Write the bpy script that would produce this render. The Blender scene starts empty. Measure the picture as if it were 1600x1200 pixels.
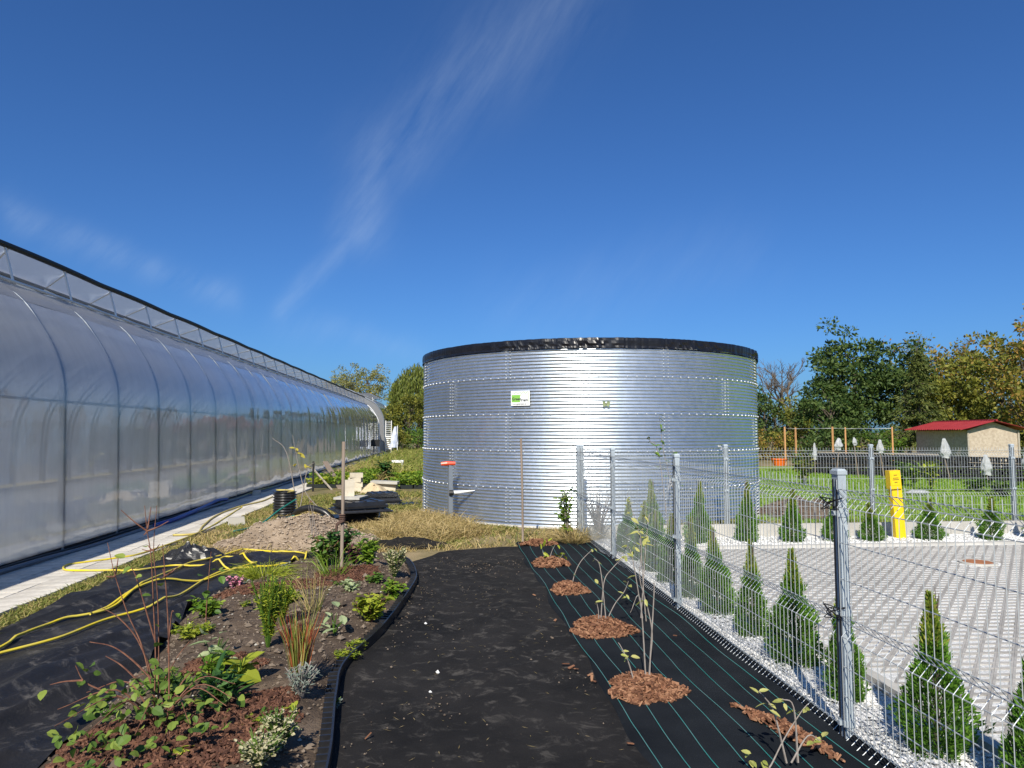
import bpy, math, random
import numpy as np
from mathutils import Vector, Matrix
random.seed(7); RNG = np.random.default_rng(7)
S = bpy.context.scene
COL = S.collection
rad = math.radians

# ------------------------------------------------------------------ camera
CAM_H = 1.65; FPX = 1090.0; YAW = rad(5.24); PITCH = math.atan(76 / 1090)
cam_d = bpy.data.cameras.new('camera'); cam = bpy.data.objects.new('camera', cam_d); COL.objects.link(cam)
cam.location = (0, 0, CAM_H); cam.rotation_euler = (math.pi / 2 + PITCH, 0, -YAW)
cam_d.sensor_width = 36; cam_d.lens = 36 * FPX / 1600; cam_d.clip_start = .05; cam_d.clip_end = 6000
S.camera = cam

def view_dir(px, py):
    f = np.array([math.sin(YAW) * math.cos(PITCH), math.cos(YAW) * math.cos(PITCH), math.sin(PITCH)])
    r = np.array([math.cos(YAW), -math.sin(YAW), 0.]); u = np.cross(r, f)
    return f + (px - 800) / FPX * r - (py - 600) / FPX * u
def G(px, py, z=0.0):          # survey: where a sighted point lies on the ground (height z)
    d = view_dir(px, py); t = (z - CAM_H) / d[2]
    return (t * d[0], t * d[1], z)
def AZEL(px, py):
    d = view_dir(px, py); return math.atan2(d[0], d[1]), math.atan2(d[2], math.hypot(d[0], d[1]))

# ------------------------------------------------------------------ sky + sun + exposure
SUN_EL = rad(40); SUN_BEAR = rad(195)     # bearing clockwise from +Y
W = bpy.data.worlds.new('World'); S.world = W; W.use_nodes = True
nt = W.node_tree; nt.nodes.clear()
def wn(t, **k):
    n = nt.nodes.new(t)
    for a, b in k.items(): setattr(n, a, b)
    return n
def wl(a, b): nt.links.new(a, b)
def wm(op, a, b=None, c=None):
    n = wn('ShaderNodeMath', operation=op)
    for i, v in enumerate((a, b, c)):
        if v is None: continue
        if isinstance(v, (int, float)): n.inputs[i].default_value = v
        else: wl(v, n.inputs[i])
    return n.outputs[0]
sky = wn('ShaderNodeTexSky'); sky.sky_type = 'NISHITA'; sky.sun_disc = False
sky.sun_elevation = SUN_EL; sky.sun_rotation = SUN_BEAR
sky.altitude = 200; sky.air_density = 1.0; sky.dust_density = 1.3; sky.ozone_density = 3.0
tc = wn('ShaderNodeTexCoord'); sep = wn('ShaderNodeSeparateXYZ'); wl(tc.outputs['Generated'], sep.inputs[0])
az = wm('ARCTAN2', sep.outputs[0], sep.outputs[1]); el = wm('ARCSINE', sep.outputs[2])
comb = wn('ShaderNodeCombineXYZ'); wl(az, comb.inputs[0]); wl(el, comb.inputs[1])
nz1 = wn('ShaderNodeTexNoise'); nz1.inputs['Scale'].default_value = 9; nz1.inputs['Detail'].default_value = 8; nz1.inputs['Roughness'].default_value = .66
mpc = wn('ShaderNodeMapping'); mpc.vector_type = 'TEXTURE'; mpc.inputs['Rotation'].default_value = (0, 0, rad(52)); mpc.inputs['Scale'].default_value = (2.0, .42, 1); wl(comb.outputs[0], mpc.inputs[0]); wl(mpc.outputs[0], nz1.inputs['Vector'])
nz2 = wn('ShaderNodeTexNoise'); nz2.inputs['Scale'].default_value = 4; nz2.inputs['Detail'].default_value = 4
wl(comb.outputs[0], nz2.inputs['Vector'])
warp = wn('ShaderNodeVectorMath', operation='MULTIPLY_ADD'); wl(nz2.outputs['Color'], warp.inputs[0])
warp.inputs[1].default_value = (.09, .09, 0); warp.inputs[2].default_value = (-.045, -.045, 0)
wadd = wn('ShaderNodeVectorMath', operation='ADD'); wl(comb.outputs[0], wadd.inputs[0]); wl(warp.outputs[0], wadd.inputs[1])
streak = None
segs = [((455, 490), (560, 370), .014, .15), ((560, 370), (585, 250), .034, .18), ((585, 250), (760, 90), .050, .15), ((740, 110), (900, -40), .06, .13),
        ((20, 340), (200, 400), .018, .17), ((200, 400), (370, 460), .016, .14), ((460, 505), (640, 545), .02, .08), ((800, 480), (1150, 400), .05, .05)]
for a, b, w_, s_ in segs:
    A = AZEL(*a); B = AZEL(*b); ax, ay = A; bx, by = B; L2 = (bx - ax) ** 2 + (by - ay) ** 2
    sub = wn('ShaderNodeVectorMath', operation='SUBTRACT'); wl(wadd.outputs[0], sub.inputs[0]); sub.inputs[1].default_value = (ax, ay, 0)
    dt = wn('ShaderNodeVectorMath', operation='DOT_PRODUCT'); wl(sub.outputs[0], dt.inputs[0]); dt.inputs[1].default_value = ((bx - ax) / L2, (by - ay) / L2, 0)
    cl = wn('ShaderNodeClamp'); wl(dt.outputs['Value'], cl.inputs[0])
    sc = wn('ShaderNodeVectorMath', operation='SCALE'); sc.inputs[0].default_value = (bx - ax, by - ay, 0); wl(cl.outputs[0], sc.inputs['Scale'])
    df = wn('ShaderNodeVectorMath', operation='DISTANCE'); wl(sub.outputs[0], df.inputs[0]); wl(sc.outputs[0], df.inputs[1])
    q = wm('DIVIDE', df.outputs['Value'], w_); q = wm('MULTIPLY', q, q); g_ = wm('EXPONENT', wm('MULTIPLY', q, -1.0))
    g_ = wm('MULTIPLY', g_, s_)
    streak = g_ if streak is None else wm('MAXIMUM', streak, g_)
mod = wm('MULTIPLY', wm('MAXIMUM', wm('MULTIPLY_ADD', nz1.outputs['Fac'], 2.2, -.62), 0.0), streak)
hs = wn('ShaderNodeVectorMath', operation='MULTIPLY'); hs.inputs[1].default_value = (.52, .97, 1.58); wl(sky.outputs[0], hs.inputs[0])   # deep blue rendering of the clear sky
mixc = wn('ShaderNodeMix', data_type='RGBA'); wl(mod, mixc.inputs['Factor']); wl(hs.outputs[0], mixc.inputs['A']); mixc.inputs['B'].default_value = (9.6, 11.4, 13.2, 1)
bg = wn('ShaderNodeBackground'); bg.inputs['Strength'].default_value = 0.0595; wl(mixc.outputs['Result'], bg.inputs['Color'])
wo = wn('ShaderNodeOutputWorld'); wl(bg.outputs[0], wo.inputs['Surface'])
sun_d = bpy.data.lights.new('sun', 'SUN'); sun_d.energy = 5.0; sun_d.angle = rad(.53); sun_d.color = (1, .93, .80)
sun = bpy.data.objects.new('sun', sun_d); COL.objects.link(sun)
sdir = Vector((math.sin(SUN_BEAR) * math.cos(SUN_EL), math.cos(SUN_BEAR) * math.cos(SUN_EL), math.sin(SUN_EL)))
sun.rotation_euler = (-sdir).to_track_quat('-Z', 'Y').to_euler(); sun.location = sdir * 100
S.view_settings.view_transform = 'Standard'; S.view_settings.look = 'None'; S.view_settings.exposure = 0.32; S.view_settings.gamma = 1.0
S.render.engine = 'CYCLES'
S.cycles.max_bounces = 9; S.cycles.transparent_max_bounces = 12; S.cycles.transmission_bounces = 5; S.cycles.diffuse_bounces = 5
S.cycles.caustics_reflective = False; S.cycles.caustics_refractive = False

# ------------------------------------------------------------------ materials
MATS = {}
def M(name, c1, c2=None, rough=.8, scale=4, detail=5, metal=0, island=False, transl=0, bump=0, bscale=40, spec=.3, c3=None, stretch=None, contrast=(.35, .65), objrand=0):
    m = bpy.data.materials.new(name); m.use_nodes = True; n = m.node_tree; N = n.nodes; Lk = n.links
    p = N['Principled BSDF']; p.inputs['Roughness'].default_value = rough; p.inputs['Metallic'].default_value = metal
    p.inputs['Specular IOR Level'].default_value = spec
    col = None
    tcn = N.new('ShaderNodeTexCoord'); vec = tcn.outputs['Object']
    if stretch:
        mp = N.new('ShaderNodeMapping'); mp.inputs['Scale'].default_value = stretch; Lk.new(vec, mp.inputs[0]); vec = mp.outputs[0]
    if c2 is None:
        p.inputs['Base Color'].default_value = (*c1, 1)
    else:
        r = N.new('ShaderNodeValToRGB'); e = r.color_ramp.elements
        e[0].color = (*c1, 1); e[1].color = (*c2, 1)
        if island:
            e[0].position = 0; e[1].position = 1
            if c3: k = e.new(.5); k.color = (*c3, 1)
            g = N.new('ShaderNodeNewGeometry'); Lk.new(g.outputs['Random Per Island'], r.inputs[0])
        else:
            e[0].position, e[1].position = contrast
            if c3: k = e.new(.5 * (contrast[0] + contrast[1])); k.color = (*c3, 1)
            t = N.new('ShaderNodeTexNoise'); t.inputs['Scale'].default_value = scale; t.inputs['Detail'].default_value = detail; t.inputs['Roughness'].default_value = .62
            Lk.new(vec, t.inputs['Vector']); Lk.new(t.outputs['Fac'], r.inputs[0])
        col = r.outputs[0]
        if objrand:
            oi = N.new('ShaderNodeObjectInfo'); mr = N.new('ShaderNodeMapRange'); mr.inputs[3].default_value = 1 - objrand; mr.inputs[4].default_value = 1 + objrand
            Lk.new(oi.outputs['Random'], mr.inputs[0]); h = N.new('ShaderNodeHueSaturation'); Lk.new(mr.outputs[0], h.inputs['Value']); Lk.new(col, h.inputs['Color']); col = h.outputs[0]
        Lk.new(col, p.inputs['Base Color'])
    if bump:
        t2 = N.new('ShaderNodeTexNoise'); t2.inputs['Scale'].default_value = bscale; t2.inputs['Detail'].default_value = 6; t2.inputs['Roughness'].default_value = .65
        Lk.new(vec, t2.inputs['Vector']); b = N.new('ShaderNodeBump'); b.inputs['Strength'].default_value = 1; b.inputs['Distance'].default_value = bump
        Lk.new(t2.outputs['Fac'], b.inputs['Height']); Lk.new(b.outputs[0], p.inputs['Normal'])
    if transl:
        tr = N.new('ShaderNodeBsdfTranslucent'); mx = N.new('ShaderNodeMixShader'); mx.inputs[0].default_value = transl
        if col: Lk.new(col, tr.inputs[0])
        else: tr.inputs[0].default_value = (*c1, 1)
        out = N['Material Output']; Lk.new(p.outputs[0], mx.inputs[1]); Lk.new(tr.outputs[0], mx.inputs[2]); Lk.new(mx.outputs[0], out.inputs[0])
    MATS[name] = m; return m

def film_mat(name, base, transp, fres, rough, refl=1.0, dusty=False):
    m = bpy.data.materials.new(name); m.use_nodes = True; n = m.node_tree; N = n.nodes; Lk = n.links; N.clear()
    out = N.new('ShaderNodeOutputMaterial'); tr = N.new('ShaderNodeBsdfTransparent'); tr.inputs[0].default_value = (.92, .95, .97, 1)
    di = N.new('ShaderNodeBsdfDiffuse'); di.inputs[0].default_value = (*base, 1)
    tl = N.new('ShaderNodeBsdfTranslucent'); tl.inputs[0].default_value = (*base, 1)
    gl = N.new('ShaderNodeBsdfGlossy'); gl.inputs['Roughness'].default_value = rough; gl.inputs[0].default_value = (.95, .97, 1, 1)
    m1 = N.new('ShaderNodeMixShader'); m1.inputs[0].default_value = .66; Lk.new(di.outputs[0], m1.inputs[1]); Lk.new(tl.outputs[0], m1.inputs[2])
    m2 = N.new('ShaderNodeMixShader'); m2.inputs[0].default_value = transp; Lk.new(m1.outputs[0], m2.inputs[1]); Lk.new(tr.outputs[0], m2.inputs[2])
    fr = N.new('ShaderNodeFresnel'); fr.inputs[0].default_value = fres
    mu = N.new('ShaderNodeMath'); mu.operation = 'MULTIPLY'; mu.use_clamp = True; mu.inputs[1].default_value = refl; Lk.new(fr.outputs[0], mu.inputs[0])
    m3 = N.new('ShaderNodeMixShader'); Lk.new(mu.outputs[0], m3.inputs[0]); Lk.new(m2.outputs[0], m3.inputs[1]); Lk.new(gl.outputs[0], m3.inputs[2])
    tcn = N.new('ShaderNodeTexCoord'); t2 = N.new('ShaderNodeTexNoise'); t2.inputs['Scale'].default_value = 1.3; t2.inputs['Detail'].default_value = 2
    b = N.new('ShaderNodeBump'); b.inputs['Distance'].default_value = .02; b.inputs['Strength'].default_value = .5
    Lk.new(tcn.outputs['Object'], t2.inputs['Vector']); Lk.new(t2.outputs['Fac'], b.inputs['Height']); Lk.new(b.outputs[0], gl.inputs['Normal'])
    if dusty:      # dust runs and condensation make the sheet unevenly milky
        ge = N.new('ShaderNodeNewGeometry'); mp = N.new('ShaderNodeMapping'); mp.inputs['Scale'].default_value = (1, 1.7, .35); Lk.new(ge.outputs['Position'], mp.inputs[0])
        t3 = N.new('ShaderNodeTexNoise'); t3.inputs['Scale'].default_value = 1.6; t3.inputs['Detail'].default_value = 7; t3.inputs['Roughness'].default_value = .65; Lk.new(mp.outputs[0], t3.inputs['Vector'])
        mr = N.new('ShaderNodeMapRange'); mr.inputs[1].default_value = .3; mr.inputs[2].default_value = .7; mr.inputs[3].default_value = transp * 1.22; mr.inputs[4].default_value = transp * .78; Lk.new(t3.outputs['Fac'], mr.inputs[0]); Lk.new(mr.outputs[0], m2.inputs[0])
        t2.inputs['Scale'].default_value = 2.2; t2.inputs['Detail'].default_value = 4; b.inputs['Distance'].default_value = .012
    Lk.new(m3.outputs[0], out.inputs[0]); MATS[name] = m; return m

film_mat('film', (.96, .96, .94), .34, 1.45, .04, 1.2, True)
film_mat('film_roof', (.94, .94, .93), .36, 1.45, .12, 1.0)
film_mat('film_band', (.58, .58, .58), .12, 1.4, .25, .8)
film_mat('vent_net', (.60, .60, .60), .55, 1.4, .3, .6)
M('galv', (.60, .67, .74), (.73, .78, .83), rough=.34, metal=.93, scale=9, detail=5, objrand=.10)
M('galv_post', (.36, .41, .45), (.44, .49, .52), rough=.5, metal=.15, scale=20)
M('galv_wire', (.56, .59, .60), rough=.45, metal=.5)
M('bolt', (.88, .89, .90), rough=.4, metal=.4)
M('steel_white', (.82, .82, .80), rough=.5)
M('steel_grey', (.26, .29, .33), rough=.45, metal=.4)
M('black_plastic', (.012, .012, .014), (.022, .022, .024), rough=.35, scale=8, bump=.004, bscale=9, spec=.5)
M('black_liner', (.006, .006, .009), (.011, .011, .014), rough=.34, scale=6, spec=.4)
M('black_rubber', (.014, .014, .015), rough=.5)
M('woven', (.009, .011, .014), (.017, .020, .024), rough=.85, scale=1.6, bump=.003, bscale=150, spec=.08)
M('teal_line', (.015, .20, .18), (.10, .20, .20), rough=.7, scale=2.5)
M('yellow_hose', (.78, .60, .02), (.55, .46, .10), rough=.42, scale=5, spec=.4)
M('hose_old', (.55, .46, .12), (.45, .36, .12), rough=.5, scale=4)
M('hose_green', (.02, .16, .13), rough=.5)
M('blue_pipe', (.03, .06, .32), rough=.35)
M('grey_pipe', (.14, .16, .19), rough=.5)
M('floor_mat', (.58, .58, .56), (.68, .67, .64), rough=.9, scale=1.5)
M('concrete', (.40, .38, .34), (.52, .50, .45), rough=.9, scale=3, detail=8, bump=.003, bscale=60)
M('path_paver', (.50, .465, .41), (.68, .64, .57), rough=.9, scale=9, detail=8, bump=.003, bscale=80, objrand=.07)
M('paver', (.30, .285, .262), (.39, .37, .34), rough=.9, scale=30, detail=6, bump=.002, bscale=140, objrand=.10)
M('kerb', (.42, .405, .37), (.50, .48, .44), rough=.9, scale=6, bump=.002, bscale=90)
M('gravel_sheet', (.56, .56, .54), (.88, .88, .86), rough=.85, scale=60, detail=3, bump=.015, bscale=60)
M('gravel_stone', (.46, .455, .44), (.80, .79, .77), rough=.75, island=True)
M('soil', (.060, .042, .029), (.15, .11, .078), rough=.95, scale=5, detail=8, bump=.02, bscale=26, c3=(.092, .065, .046))
M('clod', (.07, .05, .035), (.21, .165, .125), rough=.95, island=True)
M('mound_soil', (.22, .165, .115), (.36, .28, .205), rough=.95, scale=4, detail=8, bump=.03, bscale=18)
M('mound_clod', (.22, .165, .12), (.40, .32, .24), rough=.95, island=True)
M('sand', (.50, .40, .25), (.60, .49, .32), rough=.95, scale=6, bump=.01, bscale=30)
M('bark', (.09, .038, .02), (.34, .18, .10), rough=.85, island=True, c3=(.20, .090, .048))
M('bark_dark', (.045, .02, .012), (.19, .092, .055), rough=.85, island=True, c3=(.10, .043, .027))
M('ground', (.12, .115, .04), (.32, .245, .135), rough=.95, scale=.7, detail=10, bump=.03, bscale=14, c3=(.22, .175, .085))
M('lawn_soil', (.15, .23, .03), (.25, .31, .06), rough=.95, scale=1.2, detail=9, bump=.02, bscale=20)
M('lawn_blade', (.15, .29, .022), (.33, .46, .06), rough=.6, island=True, transl=.4, c3=(.22, .38, .035))
M('dry_blade', (.26, .22, .075), (.56, .44, .22), rough=.7, island=True, transl=.2, c3=(.42, .31, .13))
M('mixed_blade', (.11, .16, .03), (.46, .36, .15), rough=.7, island=True, transl=.25, c3=(.24, .25, .06))
M('weed_blade', (.13, .19, .025), (.42, .36, .13), rough=.7, island=True, transl=.25, c3=(.25, .28, .05))
M('leaf_mid', (.055, .12, .018), (.17, .27, .04), rough=.5, island=True, transl=.3, c3=(.10, .19, .028))
M('leaf_lime', (.20, .27, .02), (.42, .45, .05), rough=.5, island=True, transl=.35, c3=(.31, .36, .035))
M('leaf_bright', (.10, .21, .02), (.30, .39, .05), rough=.45, island=True, transl=.35, c3=(.19, .30, .03))
M('leaf_shrub', (.065, .13, .022), (.27, .33, .06), rough=.55, island=True, transl=.3, c3=(.14, .22, .035))
M('leaf_dark', (.025, .075, .018), (.06, .14, .03), rough=.45, island=True, transl=.2)
M('leaf_grey', (.17, .21, .17), (.30, .34, .28), rough=.7, island=True, transl=.2)
M('leaf_pale', (.28, .36, .17), (.48, .53, .30), rough=.6, island=True, transl=.3)
M('leaf_purple', (.07, .015, .03), (.16, .05, .07), rough=.5, island=True, transl=.2)
M('leaf_yellow', (.45, .40, .05), (.62, .52, .10), rough=.5, island=True, transl=.4)
M('leaf_sapling', (.34, .38, .08), (.58, .54, .20), rough=.5, island=True, transl=.35)
M('flower_cream', (.30, .30, .15), (.56, .50, .32), rough=.8, island=True, transl=.2)
M('flower_pink', (.45, .14, .22), (.62, .28, .34), rough=.7, island=True)
M('red_grass', (.30, .045, .025), (.50, .17, .07), rough=.6, island=True, transl=.3, c3=(.40, .10, .04))
M('thuja', (.045, .125, .012), (.15, .30, .03), rough=.6, island=True, transl=.25, c3=(.085, .20, .02))
M('thuja_tip', (.10, .20, .02), (.36, .34, .07), rough=.6, island=True, transl=.25, c3=(.20, .28, .035))
M('tree_dark', (.030, .066, .015), (.12, .17, .040), rough=.6, island=True, transl=.25, c3=(.065, .11, .024))
M('tree_olive', (.09, .115, .018), (.30, .28, .045), rough=.6, island=True, transl=.3, c3=(.18, .19, .028))
M('tree_autumn', (.11, .125, .02), (.38, .20, .05), rough=.6, island=True, transl=.3, c3=(.23, .22, .035))
M('tree_willow', (.075, .11, .018), (.22, .25, .045), rough=.6, island=True, transl=.3, c3=(.14, .17, .03))
M('tree_spruce', (.045, .070, .014), (.15, .165, .035), rough=.6, island=True, transl=.1, c3=(.085, .11, .022))
M('tree_pale', (.16, .18, .05), (.36, .34, .12), rough=.6, island=True, transl=.3)
M('bark_trunk', (.07, .055, .04), (.15, .12, .09), rough=.9, scale=8, bump=.02, bscale=20)
M('twig_grey', (.22, .19, .165), (.32, .28, .25), rough=.8, scale=20)
M('twig_red', (.11, .045, .03), (.24, .11, .065), rough=.7, scale=20)
M('wood_stake', (.17, .13, .10), (.27, .215, .17), rough=.85, scale=30, stretch=(1, 1, .05))
M('wood_orange', (.46, .23, .09), (.58, .32, .14), rough=.8, scale=20)
M('wood_plank', (.30, .26, .21), (.42, .37, .30), rough=.85, scale=10)
M('osb', (.36, .29, .22), (.50, .42, .33), rough=.85, scale=9, detail=6, contrast=(.35, .65))
M('roof_red', (.24, .022, .024), (.30, .034, .034), rough=.45, scale=3)
M('roof_brown', (.10, .045, .033), (.15, .065, .045), rough=.8, scale=3)
M('plaster', (.42, .38, .31), rough=.9)
M('glass', (.03, .035, .04), rough=.08, spec=.6)
M('crate', (.016, .016, .018), (.030, .030, .032), rough=.6, island=True)
M('white_plastic', (.50, .51, .52), (.66, .67, .67), rough=.45, scale=6, transl=.35, bump=.03, bscale=9)
M('white_paint', (.80, .80, .79), rough=.5)
M('yellow_post', (.82, .56, .01), (.78, .50, .012), rough=.4, scale=3, spec=.5)
M('dark_print', (.10, .08, .02), rough=.6)
M('red_plastic', (.72, .07, .02), rough=.4, spec=.5)
M('orange_plastic', (.80, .16, .02), rough=.5)
M('brick', (.52, .46, .36), (.62, .56, .45), rough=.9, scale=8, bump=.003, bscale=50, objrand=.08)
M('sign_white', (.82, .83, .82), rough=.5)
M('sign_green', (.22, .48, .08), rough=.5)
M('sign_dark', (.045, .05, .05), rough=.5)
M('rust', (.40, .16, .06), (.28, .12, .06), rough=.8, scale=20)
M('stone', (.28, .26, .22), (.55, .52, .46), rough=.9, island=True)
M('blue_cloth', (.35, .42, .60), (.75, .77, .82), rough=.8, scale=3)
M('tray_dark', (.015, .02, .02), rough=.5)
M('brown_cloth', (.10, .06, .045), rough=.9)

def fabric_mat():           # dusty black ground fabric
    m = M('fabric', (.011, .0105, .0105), (.024, .022, .021), rough=.8, scale=1.4, detail=8, bump=.006, bscale=30, spec=.12)
    n = m.node_tree; N = n.nodes; Lk = n.links; p = N['Principled BSDF']
    old = p.inputs['Base Color'].links[0].from_socket
    tcn = N.new('ShaderNodeTexCoord')
    mp = N.new('ShaderNodeMapping'); mp.inputs['Scale'].default_value = (3.2, 3.6, 1); mp.inputs['Rotation'].default_value = (0, 0, .4); Lk.new(tcn.outputs['Object'], mp.inputs[0])
    d1 = N.new('ShaderNodeTexNoise'); d1.inputs['Scale'].default_value = 2.1; d1.inputs['Detail'].default_value = 12; d1.inputs['Roughness'].default_value = .72; d1.inputs['Distortion'].default_value = .6; Lk.new(mp.outputs[0], d1.inputs[0])
    d2 = N.new('ShaderNodeTexNoise'); d2.inputs['Scale'].default_value = .55; d2.inputs['Detail'].default_value = 3; Lk.new(tcn.outputs['Object'], d2.inputs[0])
    r1 = N.new('ShaderNodeValToRGB'); r1.color_ramp.elements[0].position = .535; r1.color_ramp.elements[1].position = .80; Lk.new(d1.outputs[0], r1.inputs[0])
    r2 = N.new('ShaderNodeValToRGB'); r2.color_ramp.elements[0].position = .30; r2.color_ramp.elements[1].position = .58; Lk.new(d2.outputs[0], r2.inputs[0])
    mu = N.new('ShaderNodeMath'); mu.operation = 'MULTIPLY'; Lk.new(r1.outputs[0], mu.inputs[0]); Lk.new(r2.outputs[0], mu.inputs[1])
    mx = N.new('ShaderNodeMix'); mx.data_type = 'RGBA'; Lk.new(mu.outputs[0], mx.inputs['Factor']); Lk.new(old, mx.inputs['A']); mx.inputs['B'].default_value = (.19, .172, .15, 1)
    Lk.new(mx.outputs['Result'], p.inputs['Base Color'])
fabric_mat()
fm = MATS['fabric'].copy(); fm.name = 'fabric_loose'; MATS['fabric_loose'] = fm; fm.node_tree.nodes['Principled BSDF'].inputs['Specular IOR Level'].default_value = .4; fm.node_tree.nodes['Principled BSDF'].inputs['Roughness'].default_value = .5

def stain(name, sc, lo, hi):   # broad stains and wear, by place
    m = MATS[name]; N = m.node_tree.nodes; Lk = m.node_tree.links; p = N['Principled BSDF']; old = p.inputs['Base Color'].links[0].from_socket
    ge = N.new('ShaderNodeNewGeometry'); t = N.new('ShaderNodeTexNoise'); t.inputs['Scale'].default_value = sc; t.inputs['Detail'].default_value = 6; t.inputs['Roughness'].default_value = .6; Lk.new(ge.outputs['Position'], t.inputs['Vector'])
    mr = N.new('ShaderNodeMapRange'); mr.inputs[1].default_value = .3; mr.inputs[2].default_value = .7; mr.inputs[3].default_value = lo; mr.inputs[4].default_value = hi; Lk.new(t.outputs['Fac'], mr.inputs[0])
    h = N.new('ShaderNodeHueSaturation'); Lk.new(mr.outputs[0], h.inputs['Value']); Lk.new(old, h.inputs['Color']); Lk.new(h.outputs[0], p.inputs['Base Color'])
stain('paver', .9, .78, 1.2); stain('path_paver', 1.1, .8, 1.15); stain('gravel_sheet', .7, .85, 1.08); stain('galv', .8, .92, 1.05); stain('kerb', 1.3, .8, 1.1); stain('galv_post', 3, .85, 1.1)

# ------------------------------------------------------------------ mesh helpers
def unit(v):
    v = np.asarray(v, float); n = np.linalg.norm(v, axis=-1, keepdims=True); return v / np.maximum(n, 1e-9)
class MB:
    def __init__(s): s.V = []; s.F = []; s.n = 0
    def add(s, V, F):
        V = np.asarray(V, float).reshape(-1, 3); F = np.asarray(F, int)
        s.V.append(V); s.F.append(F + s.n); s.n += len(V); return s
    def box(s, c, size, rot=None, taper=1.0):
        hx, hy, hz = [k / 2 for k in size]
        V = np.array([[-hx, -hy, -hz], [hx, -hy, -hz], [hx, hy, -hz], [-hx, hy, -hz], [-hx * taper, -hy * taper, hz], [hx * taper, -hy * taper, hz], [hx * taper, hy * taper, hz], [-hx * taper, hy * taper, hz]])
        if rot is not None: V = V @ np.array(rot).T
        return s.add(V + np.array(c), [[0, 3, 2, 1], [4, 5, 6, 7], [0, 1, 5, 4], [1, 2, 6, 5], [2, 3, 7, 6], [3, 0, 4, 7]])
    def tube(s, P, r, k=6, cap=True):
        P = np.asarray(P, float); n = len(P); r = np.broadcast_to(np.asarray(r, float), (n,))
        T = np.gradient(P, axis=0); T = unit(T)
        ref = np.array([0, 0, 1.]) if abs(T[0][2]) < .9 else np.array([1., 0, 0])
        rings = []
        for i in range(n):
            a = unit(np.cross(T[i], ref)); b = np.cross(T[i], a); ref = unit(np.cross(a, T[i])) if abs(np.dot(T[i], ref)) < .99 else ref
            th = np.arange(k) * 2 * math.pi / k
            rings.append(P[i] + r[i] * (np.cos(th)[:, None] * a + np.sin(th)[:, None] * b))
        V = np.concatenate(rings); F = []
        for i in range(n - 1):
            for j in range(k):
                F.append([i * k + j, i * k + (j + 1) % k, (i + 1) * k + (j + 1) % k, (i + 1) * k + j])
        s.add(V, F)
        if cap:
            m0 = s.n - len(V)
            for base, cpt in ((0, P[0]), ((n - 1) * k, P[-1])):
                s.add([cpt], np.zeros((0, 3), int)); c = s.n - 1
                s.F.append(np.array([[c, m0 + base + j, m0 + base + (j + 1) % k] for j in range(k)]))
        return s
    def lathe(s, prof, c=(0, 0, 0), k=24):
        prof = np.asarray(prof, float); n = len(prof); th = np.arange(k) * 2 * math.pi / k
        V = np.stack([np.outer(prof[:, 0], np.cos(th)), np.outer(prof[:, 0], np.sin(th)), np.outer(prof[:, 1], np.ones(k))], -1).reshape(-1, 3) + np.array(c)
        F = [[i * k + j, i * k + (j + 1) % k, (i + 1) * k + (j + 1) % k, (i + 1) * k + j] for i in range(n - 1) for j in range(k)]
        return s.add(V, F)
    def grid(s, X):                     # X: (m,n,3)
        m, n = X.shape[:2]; idx = np.arange(m * n).reshape(m, n)
        F = np.stack([idx[:-1, :-1], idx[1:, :-1], idx[1:, 1:], idx[:-1, 1:]], -1).reshape(-1, 4)
        return s.add(X.reshape(-1, 3), F)
    def leaves(s, C, D, Nn, L, Wd, fold=.25):   # leaf-shaped blades: 6 verts, 2 quads folded on the midrib
        C = np.asarray(C, float); D = unit(D); A = unit(np.cross(D, Nn)); Nn = np.cross(A, D)
        L = np.broadcast_to(L, (len(C),))[:, None]; Wd = np.broadcast_to(Wd, (len(C),))[:, None]
        sag = lambda f: C + D * L * f - Nn * L * (.16 * f * f)
        side = lambda f, w, sg: sag(f) + A * Wd * w * sg + Nn * Wd * fold * w
        V = np.stack([sag(0), sag(.5), sag(1.0), side(.2, .40, 1), side(.5, .5, 1), side(.8, .30, 1), side(.2, .40, -1), side(.5, .5, -1), side(.8, .30, -1)], 1).reshape(-1, 3)
        i = np.arange(len(C))[:, None] * 9
        return s.add(V, np.concatenate([i + np.array([f]) for f in ([0, 1, 4, 3], [1, 2, 5, 4], [0, 6, 7, 1], [1, 7, 8, 2])]))
    def rhombs(s, C, D, Nn, L, Wd):     # cheap leaf: one quad
        C = np.asarray(C, float); D = unit(D); A = unit(np.cross(D, Nn))
        L = np.broadcast_to(L, (len(C),))[:, None]; Wd = np.broadcast_to(Wd, (len(C),))[:, None]
        V = np.stack([C, C + D * L * .5 + A * Wd * .5, C + D * L, C + D * L * .5 - A * Wd * .5], 1).reshape(-1, 3)
        return s.add(V, np.arange(len(C))[:, None] * 4 + np.array([[0, 1, 2, 3]]))
    def blades(s, C, D, L, Wd, bend):   # grass: bent tapering blade, 2 quads -> 5 verts
        C = np.asarray(C, float); D = unit(D); n = len(C)
        A = unit(np.cross(D, unit(RNG.normal(size=(n, 3))))); L = np.broadcast_to(L, (n,))[:, None]; Wd = np.broadcast_to(Wd, (n,))[:, None]
        h = D.copy(); h[:, 2] = 0; h = unit(h + RNG.normal(size=(n, 3)) * [.3, .3, 0]); bend = np.broadcast_to(bend, (n,))[:, None]
        m = C + D * L * .55 + h * L * bend * .25; t = C + D * L * (1 - .35 * bend) + h * L * bend * .9
        t[:, 2] = t[:, 2] - (L * bend * .15)[:, 0]
        V = np.stack([C - A * Wd * .5, C + A * Wd * .5, m + A * Wd * .4, m - A * Wd * .4, t], 1).reshape(-1, 3)
        i = np.arange(n)[:, None] * 5
        s.add(V, i + np.array([[0, 1, 2, 3]])); s.F.append(s.n - len(V) + i + np.array([[3, 2, 4]])); return s
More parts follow.
